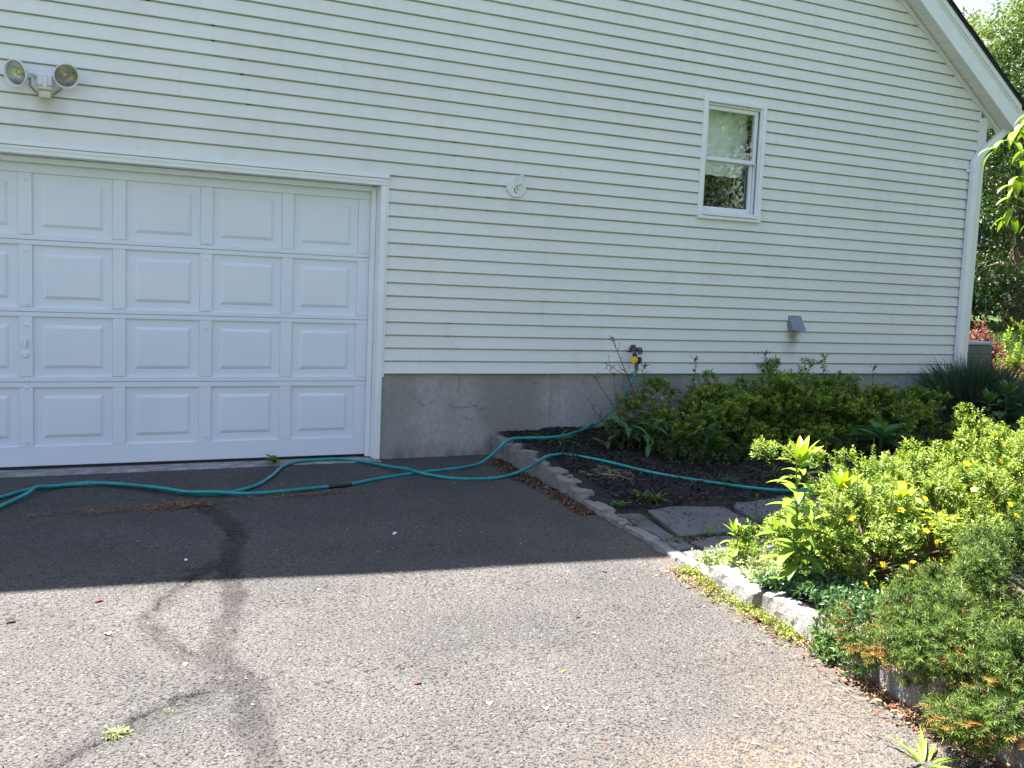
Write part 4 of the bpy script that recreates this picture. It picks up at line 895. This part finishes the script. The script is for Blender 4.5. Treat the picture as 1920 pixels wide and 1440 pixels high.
# ================================================================= behind the corner
plant('barberry_shrub', (10.85, 1.55, .28), shrub_mesh(101, .60, .5, .88, 1500, 10, .045, .026, .12, (.08, .018, .02), (.27, .11, .11), lump=.2), label='dark red leaved barberry beyond the air conditioner', cat='shrub')
plant('lime_shrub', (10.44, .62, .20), shrub_mesh(102, .17, .17, .90, 240, 11, .045, .026, .14, (.10, .2, .02), (.30, .42, .04), lump=.4, spires=14), label='lime green shoots rising beside the red barberry', cat='shrub')
plant('faded_perennial', (10.52, .45, .18), shrub_mesh(103, .42, .35, .64, 620, 9, .05, .02, .12, (.09, .05, .04), (.27, .16, .10), lump=.35), label='brownish faded perennial in front of the lime shoots', cat='shrub')
plant('dry_grass_clump', (10.05, -.02, .16), (tuft(8, 90, .42, .010, (.25, .2, .1), (.45, .38, .22), .7), None), label='bleached dry grass clump beside the air conditioner', cat='grass clump')
ac = empty('air_conditioner', (9.42, .82, .12), label='grey louvred air conditioner standing round the house corner', cat='air conditioner')
mb = MB(); mb.box((-.40, -.38, .0), (.44, .38, .84), bev=.012)
mb.build('cabinet', M['acmetal'], ac)
mb = MB(); mb.box((-.41, -.39, .842), (.45, .39, .885), bev=.012); mb.lathe([(.0, .30), (.012, .30), (.014, .27), (.004, .25), (.004, 0)], (.02, 0, .884), (0, 0, 1), 28); mb.build('lid', M['actop'], ac)
for (xa, xb) in ((.02, .41),):
    mb = MB()
    for k in range(15): z = .10 + k * .046; mb.box((xa, -.392, z), (xb, -.379, z + .026), bev=.003)
    mb.build('louvre_panel', M['acmetal'], ac)

# ================================================================= kerb stones
def stone_mesh(seed, L, Wd, H, rough=.012):
    rng = np.random.default_rng(seed); nx, ny, nz = 9, 6, 5; V = []; F = []; idx = {}
    def vid(i, j, k):
        if (i, j, k) not in idx:
            idx[(i, j, k)] = len(V); V.append([i / nx - .5, j / ny - .5, k / nz])
        return idx[(i, j, k)]
    for i in range(nx):
        for j in range(ny):
            for k in (0, nz): q = [vid(i, j, k), vid(i + 1, j, k), vid(i + 1, j + 1, k), vid(i, j + 1, k)]; F.append(q if k else q[::-1])
    for i in range(nx):
        for k in range(nz):
            for j in (0, ny): q = [vid(i, j, k), vid(i + 1, j, k), vid(i + 1, j, k + 1), vid(i, j, k + 1)]; F.append(q if j == 0 else q[::-1])
    for j in range(ny):
        for k in range(nz):
            for i in (0, nx): q = [vid(i, j, k), vid(i, j + 1, k), vid(i, j + 1, k + 1), vid(i, j, k + 1)]; F.append(q if i else q[::-1])
    V = np.array(V); q = V.copy(); q[:, 2] = q[:, 2] * 2 - 1; q[:, :2] *= 2; r = (np.abs(q) ** 5).sum(1) ** (1 / 5); s = 1 / np.maximum(r, 1) ; q = q * (s[:, None] * .5 + .5)
    V = np.stack([q[:, 0] * L / 2, q[:, 1] * Wd / 2, (q[:, 2] + 1) / 2 * H], 1)
    dn = np.stack([vnoise(V[:, 1] * 1 + V[:, 2] * 1.7, V[:, 0], 16, seed) + .5 * vnoise(V[:, 1], V[:, 2] + V[:, 0], 40, seed + 1), vnoise(V[:, 0], V[:, 2] * 1.3 + V[:, 1], 16, seed + 3) + .5 * vnoise(V[:, 0] + V[:, 1], V[:, 2], 40, seed + 4), vnoise(V[:, 0], V[:, 1], 14, seed + 5) + .5 * vnoise(V[:, 0], V[:, 1], 38, seed + 6)], 1) - .75
    V = V + dn * rough * 2.4; V[:, 2] += V[:, 0] * rng.normal(0, .06) ; mb = MB(); mb.add(V, F); return mb
def kerbH(y): return float(interp(y, [0, -.55, -.9, -1.26, -1.6, -1.9, -2.1, -3.0, -3.2, -3.4, -3.6, -4, -4.8, -6], [.178, .163, .145, .118, .090, .055, .034, .032, .045, .07, .10, .12, .17, .18]))
ords = ['first', 'second', 'third', 'fourth', 'fifth', 'sixth', 'seventh', 'eighth', 'ninth', 'tenth', 'eleventh', 'twelfth', 'thirteenth', 'fourteenth', 'fifteenth', 'sixteenth', 'seventeenth', 'eighteenth', 'nineteenth', 'twentieth', 'twenty-first', 'twenty-second', 'twenty-third', 'twenty-fourth', 'twenty-fifth']
rs = random.Random(12); y = -.0; i = 0
while y > -6.0:
    L = rs.uniform(.22, .33) if y > -2 else (rs.uniform(.26, .4) if y > -3.2 else rs.uniform(.34, .46))
    yc = y - L / 2; H = kerbH(yc); wd = .125 if y > -2 else (.085 if y > -3.15 else .17)
    st_ = stone_mesh(200 + i, L * .965, wd, H + .16, .007 if wd < .15 else .009)
    o = st_.build('kerb_stone', M['granite']); ang = math.atan2(-(L), float(curbx(y - L) - curbx(y)))
    o.location = (float(curbx(yc)) + wd / 2 + rs.uniform(-.006, .006), yc, float(drivez(yc)) - .16 + rs.uniform(-.006, .006)); o.rotation_euler[2] = ang + rs.uniform(-.04, .04)
    state = 'tall rough granite kerb block in shade' if y > -1.1 else ('lowering granite kerb block in shade' if y > -1.95 else ('flush worn granite kerb block by the flagstones' if y > -3.15 else ('large pale granite kerb block in full sun' if y > -4.3 else 'granite kerb block mostly under the yew')))
    tag(o, f'{state}, {ords[i]} from the foundation', 'kerb stone', 'granite kerb stones along the driveway'); y -= L; i += 1
# ================================================================= flagstones
for k, (poly, lab, dz) in enumerate((([[3.51, -2.07], [3.72, -2.02], [4.06, -2.12], [3.96, -2.6], [3.79, -2.67], [3.33, -2.66]], 'largest grey flagstone, sprinkled with mulch crumbs', 0), ([[3.25, -2.08], [3.41, -2.1], [3.28, -2.66], [3.21, -2.5]], 'narrow mossy flagstone strip beside the flush kerb, nearest the house', -.006), ([[3.21, -2.53], [3.27, -2.70], [3.25, -2.90], [3.14, -2.90], [3.18, -2.71]], 'small flagstone beside the kerb, before the largest slab', -.004),
        ([[4.14, -2.15], [4.36, -1.92], [4.95, -1.95], [4.9, -2.5], [4.03, -2.53]], 'flagstone farthest right, running under the tall weed', .004), ([[3.31, -2.80], [3.51, -2.74], [3.75, -2.80], [3.78, -3.0], [3.46, -3.10], [3.32, -2.96]], 'front flagstone at the edge of the shadow, half under litter', -.006), ([[3.14, -2.95], [3.26, -2.93], [3.28, -3.06], [3.13, -3.09]], 'tiny flagstone fragment beside the kerb at the shadow edge', -.012))):
    P = np.array(poly); c = P.mean(0); P = c + (P - c) * 1.035; Q = []
    for a_, b_ in zip(P, np.roll(P, -1, 0)):
        for t in np.linspace(0, 1, 7)[:-1]: q = a_ + (b_ - a_) * t; Q.append(q + (vnoise(q[0], q[1], 11, 41 + k) - .5) * .018 * (1 if 0 < t else .3))
    Q = np.array(Q); n = len(Q); V = np.concatenate([np.c_[Q, np.full(n, -.06)], np.c_[Q, np.full(n, -.006)], np.c_[c + (Q - c) * .975, np.full(n, .0)], [[c[0], c[1], .001]]]); V[:, 2] += -.012 + dz
    F4 = [(r * n + j, r * n + (j + 1) % n, (r + 1) * n + (j + 1) % n, (r + 1) * n + j) for r in range(2) for j in range(n)]; mb = MB(); mb.add(V, F4); mb.f3.append(np.array([(2 * n + j, 2 * n + (j + 1) % n, 3 * n) for j in range(n)])); mb.c3.append(np.ones((n, 4))); mb.m3.append(np.zeros(n, int))
    tag(mb.build('flagstone', M['slate']), lab, 'flagstone', 'slate flagstones in the bed')

# ================================================================= litter, mulch, gravel (uncountable)
def flat_bits(name, X, Y, Z, L, W, cols, seed, lift=.35, label='', cat='', thick=False):
    rng = np.random.default_rng(seed); n = len(X); a = rng.uniform(0, 6.283, n); D = np.stack([np.cos(a), np.sin(a), rng.normal(0, lift, n)], 1); Nn = np.stack([rng.normal(0, lift, n), rng.normal(0, lift, n), np.ones(n)], 1)
    c = np.asarray(cols)[rng.integers(0, len(cols), n)] * rng.uniform(.6, 1.3, (n, 1)); mb = MB(); LL = L * rng.uniform(.5, 1.3, n); WW = W * rng.uniform(.6, 1.3, n)
    D = nrm(D); Sd = nrm(np.cross(D, Nn)); Nn = np.cross(Sd, D); P = np.stack([X, Y, Z], 1); h = Nn * (W * .16)
    V = np.stack([P - D * LL[:, None] / 2 - Sd * WW[:, None] * .3, P + D * LL[:, None] * .5 - Sd * WW[:, None] * .2, P + D * LL[:, None] * .4 + Sd * WW[:, None] * .5, P - D * LL[:, None] * .35 + Sd * WW[:, None] * .5], 1)
    V = V + h[:, None] * np.array([1, -1, 1, -1.])[None, :, None]; i = np.arange(n) * 4; F = np.concatenate([np.stack([i, i + 1, i + 2], 1), np.stack([i, i + 2, i + 3], 1)])
    mb.add(V.reshape(-1, 3), F, np.clip(np.concatenate([c, c]), 0, 1)); o = mb.build(name, M['debris']); tag(o, label, cat, kind='stuff'); return o
rng = np.random.default_rng(70); n = 15000; X = 3.42 + rng.random(n) ** 1.3 * 4.8; Y = -rng.random(n) * 2.15 - .01; keep = (X > curbx(Y) + .13); X, Y = X[keep], Y[keep]
pathm = ((Y < -2.0) & (X < 5.0)); keep = ~pathm | (rng.random(len(X)) < .25); X, Y = X[keep], Y[keep]
flat_bits('mulch_chips', X, Y, bedz(X, Y) + .006, .032, .013, [(.010, .009, .010), (.018, .016, .017), (.030, .026, .024), (.014, .012, .013), (.012, .011, .012), (.075, .066, .058)], 1, .35, 'black shredded bark mulch covering the raised bed', 'mulch')
n = 240; X = rng.uniform(3.35, 4.9, n); Y = -2.0 - rng.random(n) ** 1.6 * .6; flat_bits('mulch_crumbs', X, Y, np.full(n, -.004), .022, .011, [(.012, .010, .010), (.03, .025, .022)], 2, .12, 'dark mulch crumbs strewn over the flagstones', 'mulch')
n = 2600; Y = -.25 - rng.random(n) * 1.75; X = curbx(Y) - np.abs(rng.normal(0, .055, n)) - .005 - .10 * np.exp(-((Y + .9) / .3) ** 2) * rng.random(n); k_ = rng.random(n) < .15 + 1.1 * vnoise(X, Y, 5, 44); X, Y = X[k_], Y[k_]; n = len(X); flat_bits('leaf_litter', X, Y, drivez(Y) + .008 + rng.random(n) * .012, .024, .013, [(.07, .040, .026), (.12, .07, .045), (.05, .028, .02), (.20, .14, .09), (.09, .035, .025)], 3, .45, 'brown leaf litter heaped against the shaded kerb', 'leaf litter')
n = 2600; Y = -3.1 - rng.random(n) * 2.9; X = curbx(Y) - np.abs(rng.normal(0, .07, n)) + .01; k_ = rng.random(n) < np.clip(1.7 * vnoise(X, Y, 4, 45) - .45 + .25 * (Y < -4.3), 0, 1); X, Y = X[k_], Y[k_]; n = len(X); flat_bits('leaf_litter', X, Y, drivez(Y) + .006 + rng.random(n) * .01, .022, .010, [(.2, .12, .06), (.30, .21, .12), (.13, .06, .03), (.35, .27, .17), (.18, .05, .035)], 4, .4, 'tan dry litter along the sunlit kerb under the yew', 'leaf litter')
n = 900; X = np.concatenate([rng.normal(.77, .10, 440), rng.normal(.35, .3, 200), rng.normal(1.55, .3, 260)]); Y = np.concatenate([rng.normal(-1.10, .04, 440), rng.normal(-1.16, .05, 200), rng.normal(-1.02, .04, 260)])
flat_bits('pine_straw', X, Y, drivez(Y) + .006, .05, .005, [(.16, .08, .04), (.28, .17, .09), (.10, .05, .03)], 5, .1, 'rusty needle litter scattered in front of the hoses', 'leaf litter')
n = 170; X = rng.normal(2.1, .55, n); Y = rng.normal(-4.85, .3, n); flat_bits('dry_clippings', X, Y, drivez(Y) + .006, .04, .003, [(.5, .4, .25), (.4, .28, .14), (.25, .15, .09)], 6, .08, 'straw coloured clippings on the sunlit asphalt', 'leaf litter')
n = 330; X = rng.uniform(-.4, 3.0, n); Y = rng.uniform(-5.2, -.3, n); flat_bits('driveway_specks', X, Y, drivez(Y) + .006, .016, .004, [(.6, .58, .55), (.3, .2, .12), (.04, .03, .03), (.5, .42, .3)], 7, .15, 'tiny pale and dark specks scattered over the asphalt', 'debris')
n = 300; X = rng.uniform(3.25, 4.1, n); Y = rng.normal(-2.76, .05, n) ; flat_bits('leaf_litter', X, Y, np.full(n, -.02), .03, .008, [(.12, .06, .035), (.06, .035, .025), (.2, .13, .08)], 9, .35, 'brown litter in the joint between the flagstones', 'leaf litter')
n = 90; X = rng.normal(3.66, .10, n); Y = rng.normal(-1.35, .08, n); flat_bits('straw', X, Y, bedz(X, Y) + .015, .10, .004, [(.4, .33, .22), (.3, .24, .16)], 10, .12, 'small heap of pale straw on the mulch beside the hose', 'leaf litter')
# countable leaves on the asphalt
for (x, y, L, c, lab) in ((.178, -2.757, .05, (.30, .06, .06), 'red curled leaf on the asphalt just past the shadow edge'), (1.197, -4.004, .042, (.28, .05, .05), 'dark red leaf alone in the middle of the sunlit asphalt'), (.462, -3.546, .030, (.55, .22, .22), 'pink leaf lying on the patched asphalt crack'), (2.098, -3.78, .022, (.5, .12, .12), 'tiny red petal on the asphalt right of centre'), (.22, -3.177, .045, (.85, .85, .83), 'white scrap lying left of the asphalt cracks'),
        (.628, -2.246, .03, (.7, .7, .68), 'small white scrap in the shadowed asphalt'), (1.80, -2.06, .045, (.62, .64, .60), 'pale grey leaf in the shaded asphalt centre'), (1.726, -1.633, .03, (.45, .22, .18), 'pinkish leaf in shade in front of the crossing hoses'), (-.159, -2.901, .05, (.05, .03, .03), 'black shrivelled leaf at the left edge of the asphalt'), (2.14, -3.56, .03, (.06, .04, .035), 'dark crumpled leaf on the right of the sunlit asphalt'), (1.787, -4.078, .022, (.5, .38, .05), 'tiny yellow leaf on the sunlit asphalt'),
        (1.39, -4.251, .045, (.55, .5, .42), 'bleached bark chip, left of a similar chip'), (1.56, -4.353, .035, (.55, .5, .42), 'bleached bark chip, right of a similar chip'), (2.585, -3.057, .035, (.07, .045, .035), 'brown curled leaf near the kerb at the shadow edge')):
    mb = MB(); a = (x * 37) % 6.28; bigleaf(mb, (0, 0, .004), (math.cos(a), math.sin(a), .35), L, L * .5, droop=.9, seg=5, col=c, cup=.3); o = mb.build('fallen_leaf', M['debris'], loc=(x, y, float(drivez(y)) + .002)); tag(o, lab, 'fallen leaf', 'bits lying on the asphalt')

# ================================================================= small weeds
def weed(name, x, y, z, mb, lab, cat='weed', mat='leaf', group=None):
    o = mb.build(name, M[mat], loc=(x, y, z)); tag(o, lab, cat, group); return o
def leafy(seed, n, L, W, H, c0, c1, r=.05):
    rng = np.random.default_rng(seed); mb = MB()
    for i in range(n):
        a = rng.uniform(0, 6.28); rr = rng.random() * r; bigleaf(mb, (rr * math.cos(a), rr * math.sin(a), rng.random() * H * .6), (math.cos(a), math.sin(a), rng.uniform(.3, 1.6)), L * rng.uniform(.6, 1.15), W, droop=.8, seg=5, col=lerp(c0, c1, rng.random()))
    return mb
weed('door_weed', 1.533, -.03, .0, leafy(5, 16, .075, .035, .08, (.08, .2, .02), (.16, .32, .04), .02), 'small bright green weed sprouting at the garage threshold')
weed('grass_tuft', 3.72, -.40, bz(3.72, -.4), tuft(2, 46, .24, .012, (.06, .12, .02), (.15, .25, .05), 1.0, .03, 5, .8, .45), 'spidery grass tuft beside the hose near the foundation', 'grass tuft')
weed('grass_tuft', 3.70, -1.86, bz(3.7, -1.86), tuft(3, 40, .12, .007, (.06, .14, .02), (.16, .28, .05), .7), 'fine grass tuft in the mulch above the largest flagstone', 'grass tuft')
weed('mulch_weed', 3.60, -1.82, bz(3.6, -1.86), leafy(7, 26, .05, .018, .09, (.07, .16, .02), (.15, .27, .04), .05), 'leafy weed beside the fine grass tuft in the mulch')
weed('mulch_weed', 3.36, -1.98, bz(3.36, -1.98), leafy(8, 18, .055, .026, .05, (.04, .12, .02), (.08, .2, .03), .04), 'small green weed just behind the last raised kerb stone')
weed('grass_tuft', 4.42, -1.62, bz(4.42, -1.62), tuft(4, 50, .13, .008, (.05, .11, .03), (.10, .18, .06), .8, .1), 'greyish grass tuft growing over the hose in the bed', 'grass tuft')
weed('grass_tuft', 4.95, -1.60, bz(4.9, -1.6), tuft(14, 90, .14, .008, (.05, .10, .04), (.10, .17, .07), .8, .22), 'wide greyish grass patch behind the hose in the bed', 'grass tuft')
weed('path_weed', 4.12, -2.38, -.02, stalk_weed(81, .13, 34, .03, .006, c0=(.05, .12, .02), c1=(.10, .2, .03), toprose=6, droopy=.4)[0], 'thin upright weed in the joint right of the largest flagstone')
weed('path_weed', 4.06, -2.56, -.02, leafy(9, 50, .06, .010, .08, (.04, .11, .02), (.09, .2, .04), .07), 'bushy dark weed at the right corner of the largest flagstone')
weed('path_weed', 3.80, -2.71, -.02, leafy(10, 60, .04, .010, .05, (.04, .12, .02), (.09, .22, .03), .10), 'low green weed along the front joint of the flagstones')
weed('path_weed', 3.50, -2.72, -.02, leafy(11, 26, .04, .012, .07, (.07, .16, .02), (.12, .26, .04), .06), 'sparse weed at the left of the flagstone front joint')
weed('path_weed', 3.24, -2.28, -.02, leafy(12, 90, .035, .007, .03, (.06, .12, .02), (.13, .2, .05), .12), 'mossy weed mat on the flush kerb, nearest the house')
weed('path_weed', 3.22, -2.74, -.02, leafy(13, 36, .03, .008, .03, (.06, .12, .02), (.13, .2, .05), .06), 'small weed mat on the flush kerb by the small flagstone')
for (x, y, s, seed, lab) in ((.197, -4.03, .036, 51, 'larger yellow-green weed growing in the asphalt crack'), (.369, -3.93, .024, 52, 'smaller yellow-green weed farther along the asphalt crack')):
    weed('crack_weed', x, y, float(drivez(y)) - .004, leafy(seed, 260, s * .38, s * .085, s * .35, (.12, .15, .05), (.24, .27, .11), s * 1.1), lab)
weed('kerb_weed', 2.80, -5.02, -.10, leafy(53, 9, .07, .032, .10, (.10, .22, .03), (.2, .36, .05), .02), 'bright round-leaved seedling before the kerb under the yew')
weed('grass_tuft', 2.55, -5.10, -.11, tuft(54, 16, .20, .012, (.14, .25, .04), (.25, .38, .06), .9), 'flat bright grass blades at the bottom right corner', 'grass tuft')
# ground covers
def cover(name, n, xf, yr, LL, LW, c0, c1, seed, lab, zf, up=.5, K=6, TL=.05, mat='leaf', jitter=.3):
    rng = np.random.default_rng(seed); Y = rng.uniform(*yr, n); X = xf(Y, rng); k = rng.random(len(X)) < .25 + vnoise(X, Y, 9, seed) ; X, Y = X[k], Y[k]; n = len(X); mb = MB()
    twigs(rng, mb, np.stack([X, Y, zf(X, Y)], 1), np.stack([rng.normal(0, .7, n), rng.normal(0, .7, n), rng.uniform(.1, 1, n) * up * 2], 1), TL * rng.uniform(.5, 1.4, n), K, LL, LW, c0, c1, jitter=jitter); o = mb.build(name, M[mat]); tag(o, lab, 'ground cover', kind='stuff')
cover('kerb_moss', 750, lambda Y, r: curbx(Y) - np.abs(r.normal(0, .05, len(Y))) + .02, (-4.15, -3.15), .018, .010, (.12, .17, .03), (.32, .34, .08), 61, 'yellow-green stonecrop along the foot of the sunlit kerb', lambda X, Y: drivez(Y))
cover('silver_ground_cover', 1300, lambda Y, r: curbx(Y) + .09 + r.random(len(Y)) * .42, (-3.85, -2.98), .024, .016, (.13, .20, .08), (.40, .46, .26), 62, 'silvery green creeping plant behind the sunlit kerb top', lambda X, Y: bedz(X, Y))
cover('periwinkle', 1500, lambda Y, r: curbx(Y) + .06 + r.random(len(Y)) * .38, (-4.75, -3.7), .034, .017, (.03, .08, .03), (.09, .17, .06), 63, 'glossy dark periwinkle between the potentilla and the kerb', lambda X, Y: bedz(X, Y) + .02, mat='gloss_leaf')
cover('periwinkle', 110, lambda Y, r: curbx(Y) + .02 - r.random(len(Y)) * .08, (-4.55, -4.2), .032, .016, (.04, .10, .03), (.14, .24, .06), 64, 'periwinkle shoots trailing down the kerb face beside the yew', lambda X, Y: drivez(Y) + np.clip((X - curbx(Y) + .06) * 1.8, 0, .14))
cover('bed_greenery', 1500, lambda Y, r: curbx(Y) + .3 + r.random(len(Y)) * 3.2, (-4.4, -3.0), .03, .014, (.03, .08, .015), (.09, .17, .03), 65, 'dark greenery filling the gaps beneath the sunlit shrubs', lambda X, Y: bedz(X, Y))

# ================================================================= trees
def crown(seed, rx, ry, rz, nclump, nleaf, LL, LW, c0, c1, clr=.5, zbias=0.0):
    rng = np.random.default_rng(seed); mb = MB(); d = nrm(rng.normal(0, 1, (nclump, 3))); s = rng.random(nclump) ** .45
    C_ = d * s[:, None] * np.array([rx, ry, rz]) * (1 + .25 * (vnoise(d[:, 0] * 3 + 5, d[:, 2] * 3 + d[:, 1] * 2, 1, seed)[:, None] - .5) * 2)
    cr = clr * rng.uniform(.5, 1.3, nclump); q = rng.integers(0, nclump, nleaf); e = nrm(rng.normal(0, 1, (nleaf, 3))); P = C_[q] + e * (cr[q] * rng.random(nleaf) ** .4)[:, None] * [1, 1, .6]
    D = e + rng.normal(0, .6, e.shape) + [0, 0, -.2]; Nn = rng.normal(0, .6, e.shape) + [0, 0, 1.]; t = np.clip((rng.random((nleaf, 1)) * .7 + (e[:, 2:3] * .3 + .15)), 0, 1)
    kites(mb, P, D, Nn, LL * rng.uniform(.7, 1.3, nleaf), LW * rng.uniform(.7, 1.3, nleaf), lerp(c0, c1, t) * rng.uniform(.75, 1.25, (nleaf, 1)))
    return mb, C_
def tree(seed, loc, H, crz, rx, ry, rz, ncl, nlf, LL, LW, c0, c1, tr, label, clr=.6, limbs=14, group=None):
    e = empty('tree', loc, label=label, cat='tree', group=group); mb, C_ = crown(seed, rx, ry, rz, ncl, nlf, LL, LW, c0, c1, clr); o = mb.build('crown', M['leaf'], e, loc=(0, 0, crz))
    st = MB(); rng = np.random.default_rng(seed + 1); top = np.array([rng.normal(0, .2), rng.normal(0, .2), crz + rz * .5]); pts = [np.array([0, 0, -.3]), np.array([.05, 0, crz * .4]), top * [.5, .5, .75], top]; st.tube(pts, [tr, tr * .8, tr * .5, tr * .15], 9)
    for i in range(limbs):
        c = C_[rng.integers(len(C_))] + [0, 0, crz]; t = rng.uniform(.35, .9); b_ = top * t; b_[2] = min(b_[2], c[2] - .1); st.tube([b_, (b_ + c) / 2 + [0, 0, .15 * rz * .3], c], [tr * .35, tr * .22, tr * .07], 6, cap=False)
    st.build('trunk', M['bark'], e); return e
gt = 'trees beyond the house corner'
tree(301, (18.3, 6.6, .9), 7, 3.0, 3.1, 3.1, 2.8, 90, 34000, .085, .05, (.007, .02, .005), (.035, .075, .016), .22, 'dark dense tree beyond the downspout, its lower half in deep shade', .75, group=gt)  # leaf colours darkened to stand in for deep shade
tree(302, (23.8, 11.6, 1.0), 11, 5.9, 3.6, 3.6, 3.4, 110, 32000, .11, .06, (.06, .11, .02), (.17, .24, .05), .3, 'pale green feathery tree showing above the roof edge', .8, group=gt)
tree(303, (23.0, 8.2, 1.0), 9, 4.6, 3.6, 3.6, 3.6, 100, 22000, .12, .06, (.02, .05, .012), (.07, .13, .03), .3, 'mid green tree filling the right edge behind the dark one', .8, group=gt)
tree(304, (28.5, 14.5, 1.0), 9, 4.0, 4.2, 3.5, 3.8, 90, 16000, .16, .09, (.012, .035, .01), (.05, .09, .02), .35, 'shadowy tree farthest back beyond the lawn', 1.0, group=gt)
mb = MB(); rng = np.random.default_rng(88); n = 9000; X = rng.uniform(20, 34, n); Y = X * .45 + rng.normal(0, 3.2, n) - .5; twigs(rng, mb, np.stack([X, Y, groundz(X, Y) + rng.random(n) * 2.2], 1), rng.normal(0, 1, (n, 3)), np.full(n, .3), 5, .16, .08, (.008, .02, .006), (.03, .06, .015))  # undergrowth leaf tones painted dark in place of woodland shade
tag(mb.build('undergrowth', M['leaf']), 'dark woodland undergrowth beyond the lawn', 'undergrowth', kind='stuff')
mb = MB(); n = 26000; r_ = 14 + rng.random(n) ** 1.0 * 9; an = rng.uniform(.60, .78, n); X = r_ * np.cos(an); Y = r_ * np.sin(an) - 7.2; kites(mb, np.stack([X, Y, groundz(X, Y)], 1), np.stack([rng.normal(0, .4, n), rng.normal(0, .4, n), np.ones(n)], 1), rng.normal(0, 1, (n, 3)), rng.uniform(.05, .10, n), np.full(n, .012), lerp((.05, .11, .02), (.14, .22, .05), rng.random((n, 1))))
tag(mb.build('grass', M['leaf']), 'short lawn grass beyond the house corner', 'grass', kind='stuff')
# trees across the yard, mirrored in the window, plus an added sky blocker
tree(305, (15.5, -15.5, -.2), 9, 4.6, 3.4, 3.4, 3.6, 90, 16000, .14, .08, (.03, .07, .015), (.09, .16, .03), .3, 'broad green tree standing in the yard, mirrored in the window', .9)
tree(307, (13.6, -5.6, -.1), 9, 4.8, 3.0, 3.0, 3.8, 100, 18000, .14, .08, (.03, .07, .015), (.09, .16, .03), .3, 'unseen leafy tree added out to the right, blocking sky from the wall', .9)  # out-of-view tree added to cut sky light on the right of the wall
tree(306, (9.5, -18.5, -.2), 8, 4.0, 3.2, 3.2, 3.2, 80, 14000, .14, .08, (.03, .07, .015), (.08, .14, .03), .3, 'round green tree in the yard behind the viewer', .9)
# ornamental tree whose branch hangs in at the upper right
pt = empty('peach_tree', (6.51, -4.40, .04), label='long-leaved tree whose drooping sunlit branch hangs before the downspout', cat='tree')
rng = np.random.default_rng(55); st = MB(); mbl = MB(); O = np.array([6.35, -4.45, .08])
st.tube([(0, 0, -.1), (.03, 0, .8), (-.05, .02, 1.5), (-.15, .05, 2.2)], [.07, .06, .05, .035], 9)
main = [np.array([-.1, .03, 1.9]), np.array([-.8, .05, 2.35]), np.array([-1.6, .12, 2.45]), np.array([-2.15, .18, 2.33]), np.array([-2.50, .22, 2.14])]
st.tube(spline(main, 6), np.linspace(.03, .004, 25), 7)
sub = []
for p0, p1 in (((-1.5, .1, 2.45), (-2.3, .05, 2.30)), ((-1.9, .15, 2.40), (-2.42, .30, 2.22)), ((-2.1, .17, 2.34), (-2.50, .12, 1.98)), ((-1.9, .15, 2.38), (-2.35, .02, 2.0)), ((-1.7, .1, 2.42), (-2.25, .1, 1.92)), ((-2.2, .2, 2.30), (-2.62, .27, 2.05)), ((-1.6, .1, 2.4), (-2.1, .0, 2.05)), ((-1.5, 0.1, 2.42), (-2.0, .05, 1.85)), ((-2.3, .2, 2.25), (-2.57, .2, 1.93))):
    p0, p1 = np.array(p0), np.array(p1); mid = (p0 + p1) / 2 + [0, 0, .07]; c = spline([p0, mid, p1], 5); st.tube(c, np.linspace(.006, .002, len(c)), 5, cap=False); sub.append(c)
sub.append(spline(main[2:], 6))
for k in range(17):
    p0 = np.array([rng.uniform(-2.50, -2.15), rng.uniform(-.02, .30), rng.uniform(1.98, 2.30)]); p1 = p0 + [rng.uniform(-.12, .08), rng.uniform(-.08, .08), -rng.uniform(.16, .46)]
    c = spline([p0, (p0 + p1) / 2 + [-.03, 0, .02], p1], 5); st.tube(c, np.linspace(.004, .0015, len(c)), 5, cap=False); sub.append(c)
for c in sub:
    for k in range(23):
        q = c[rng.integers(1, len(c))]; a = rng.uniform(0, 6.28); t = rng.random(); bigleaf(mbl, q, (math.cos(a) * .7 - .1, math.sin(a) * .7, rng.uniform(-.7, .3)), rng.uniform(.09, .135), rng.uniform(.028, .040), droop=rng.uniform(.8, 1.7), seg=7, col=lerp((.13, .24, .02), (.28, .38, .03), t) * rng.uniform(.8, 1.15), cup=.3, widest=.4)
for i in range(220):
    e_ = nrm(rng.normal(0, 1, 3)) * rng.uniform(.5, 1.05); q = np.array([.25, -.1, 2.7]) + e_ * [1.0, .9, .75]; a = rng.uniform(0, 6.28)
    for k in range(4): bigleaf(mbl, q + rng.normal(0, .05, 3), (math.cos(a + k), math.sin(a + k), rng.uniform(-.3, .5)), .12, .032, droop=1.5, seg=4, col=lerp((.08, .17, .02), (.2, .3, .03), rng.random()))
    if i % 8 == 0: st.tube([(-.1, .03, 2.1), q * [.5, .5, .9], q], [.02, .012, .004], 6, cap=False)
st.build('trunk', M['bark'], pt); mbl.build('crown', M['leaf'], pt)
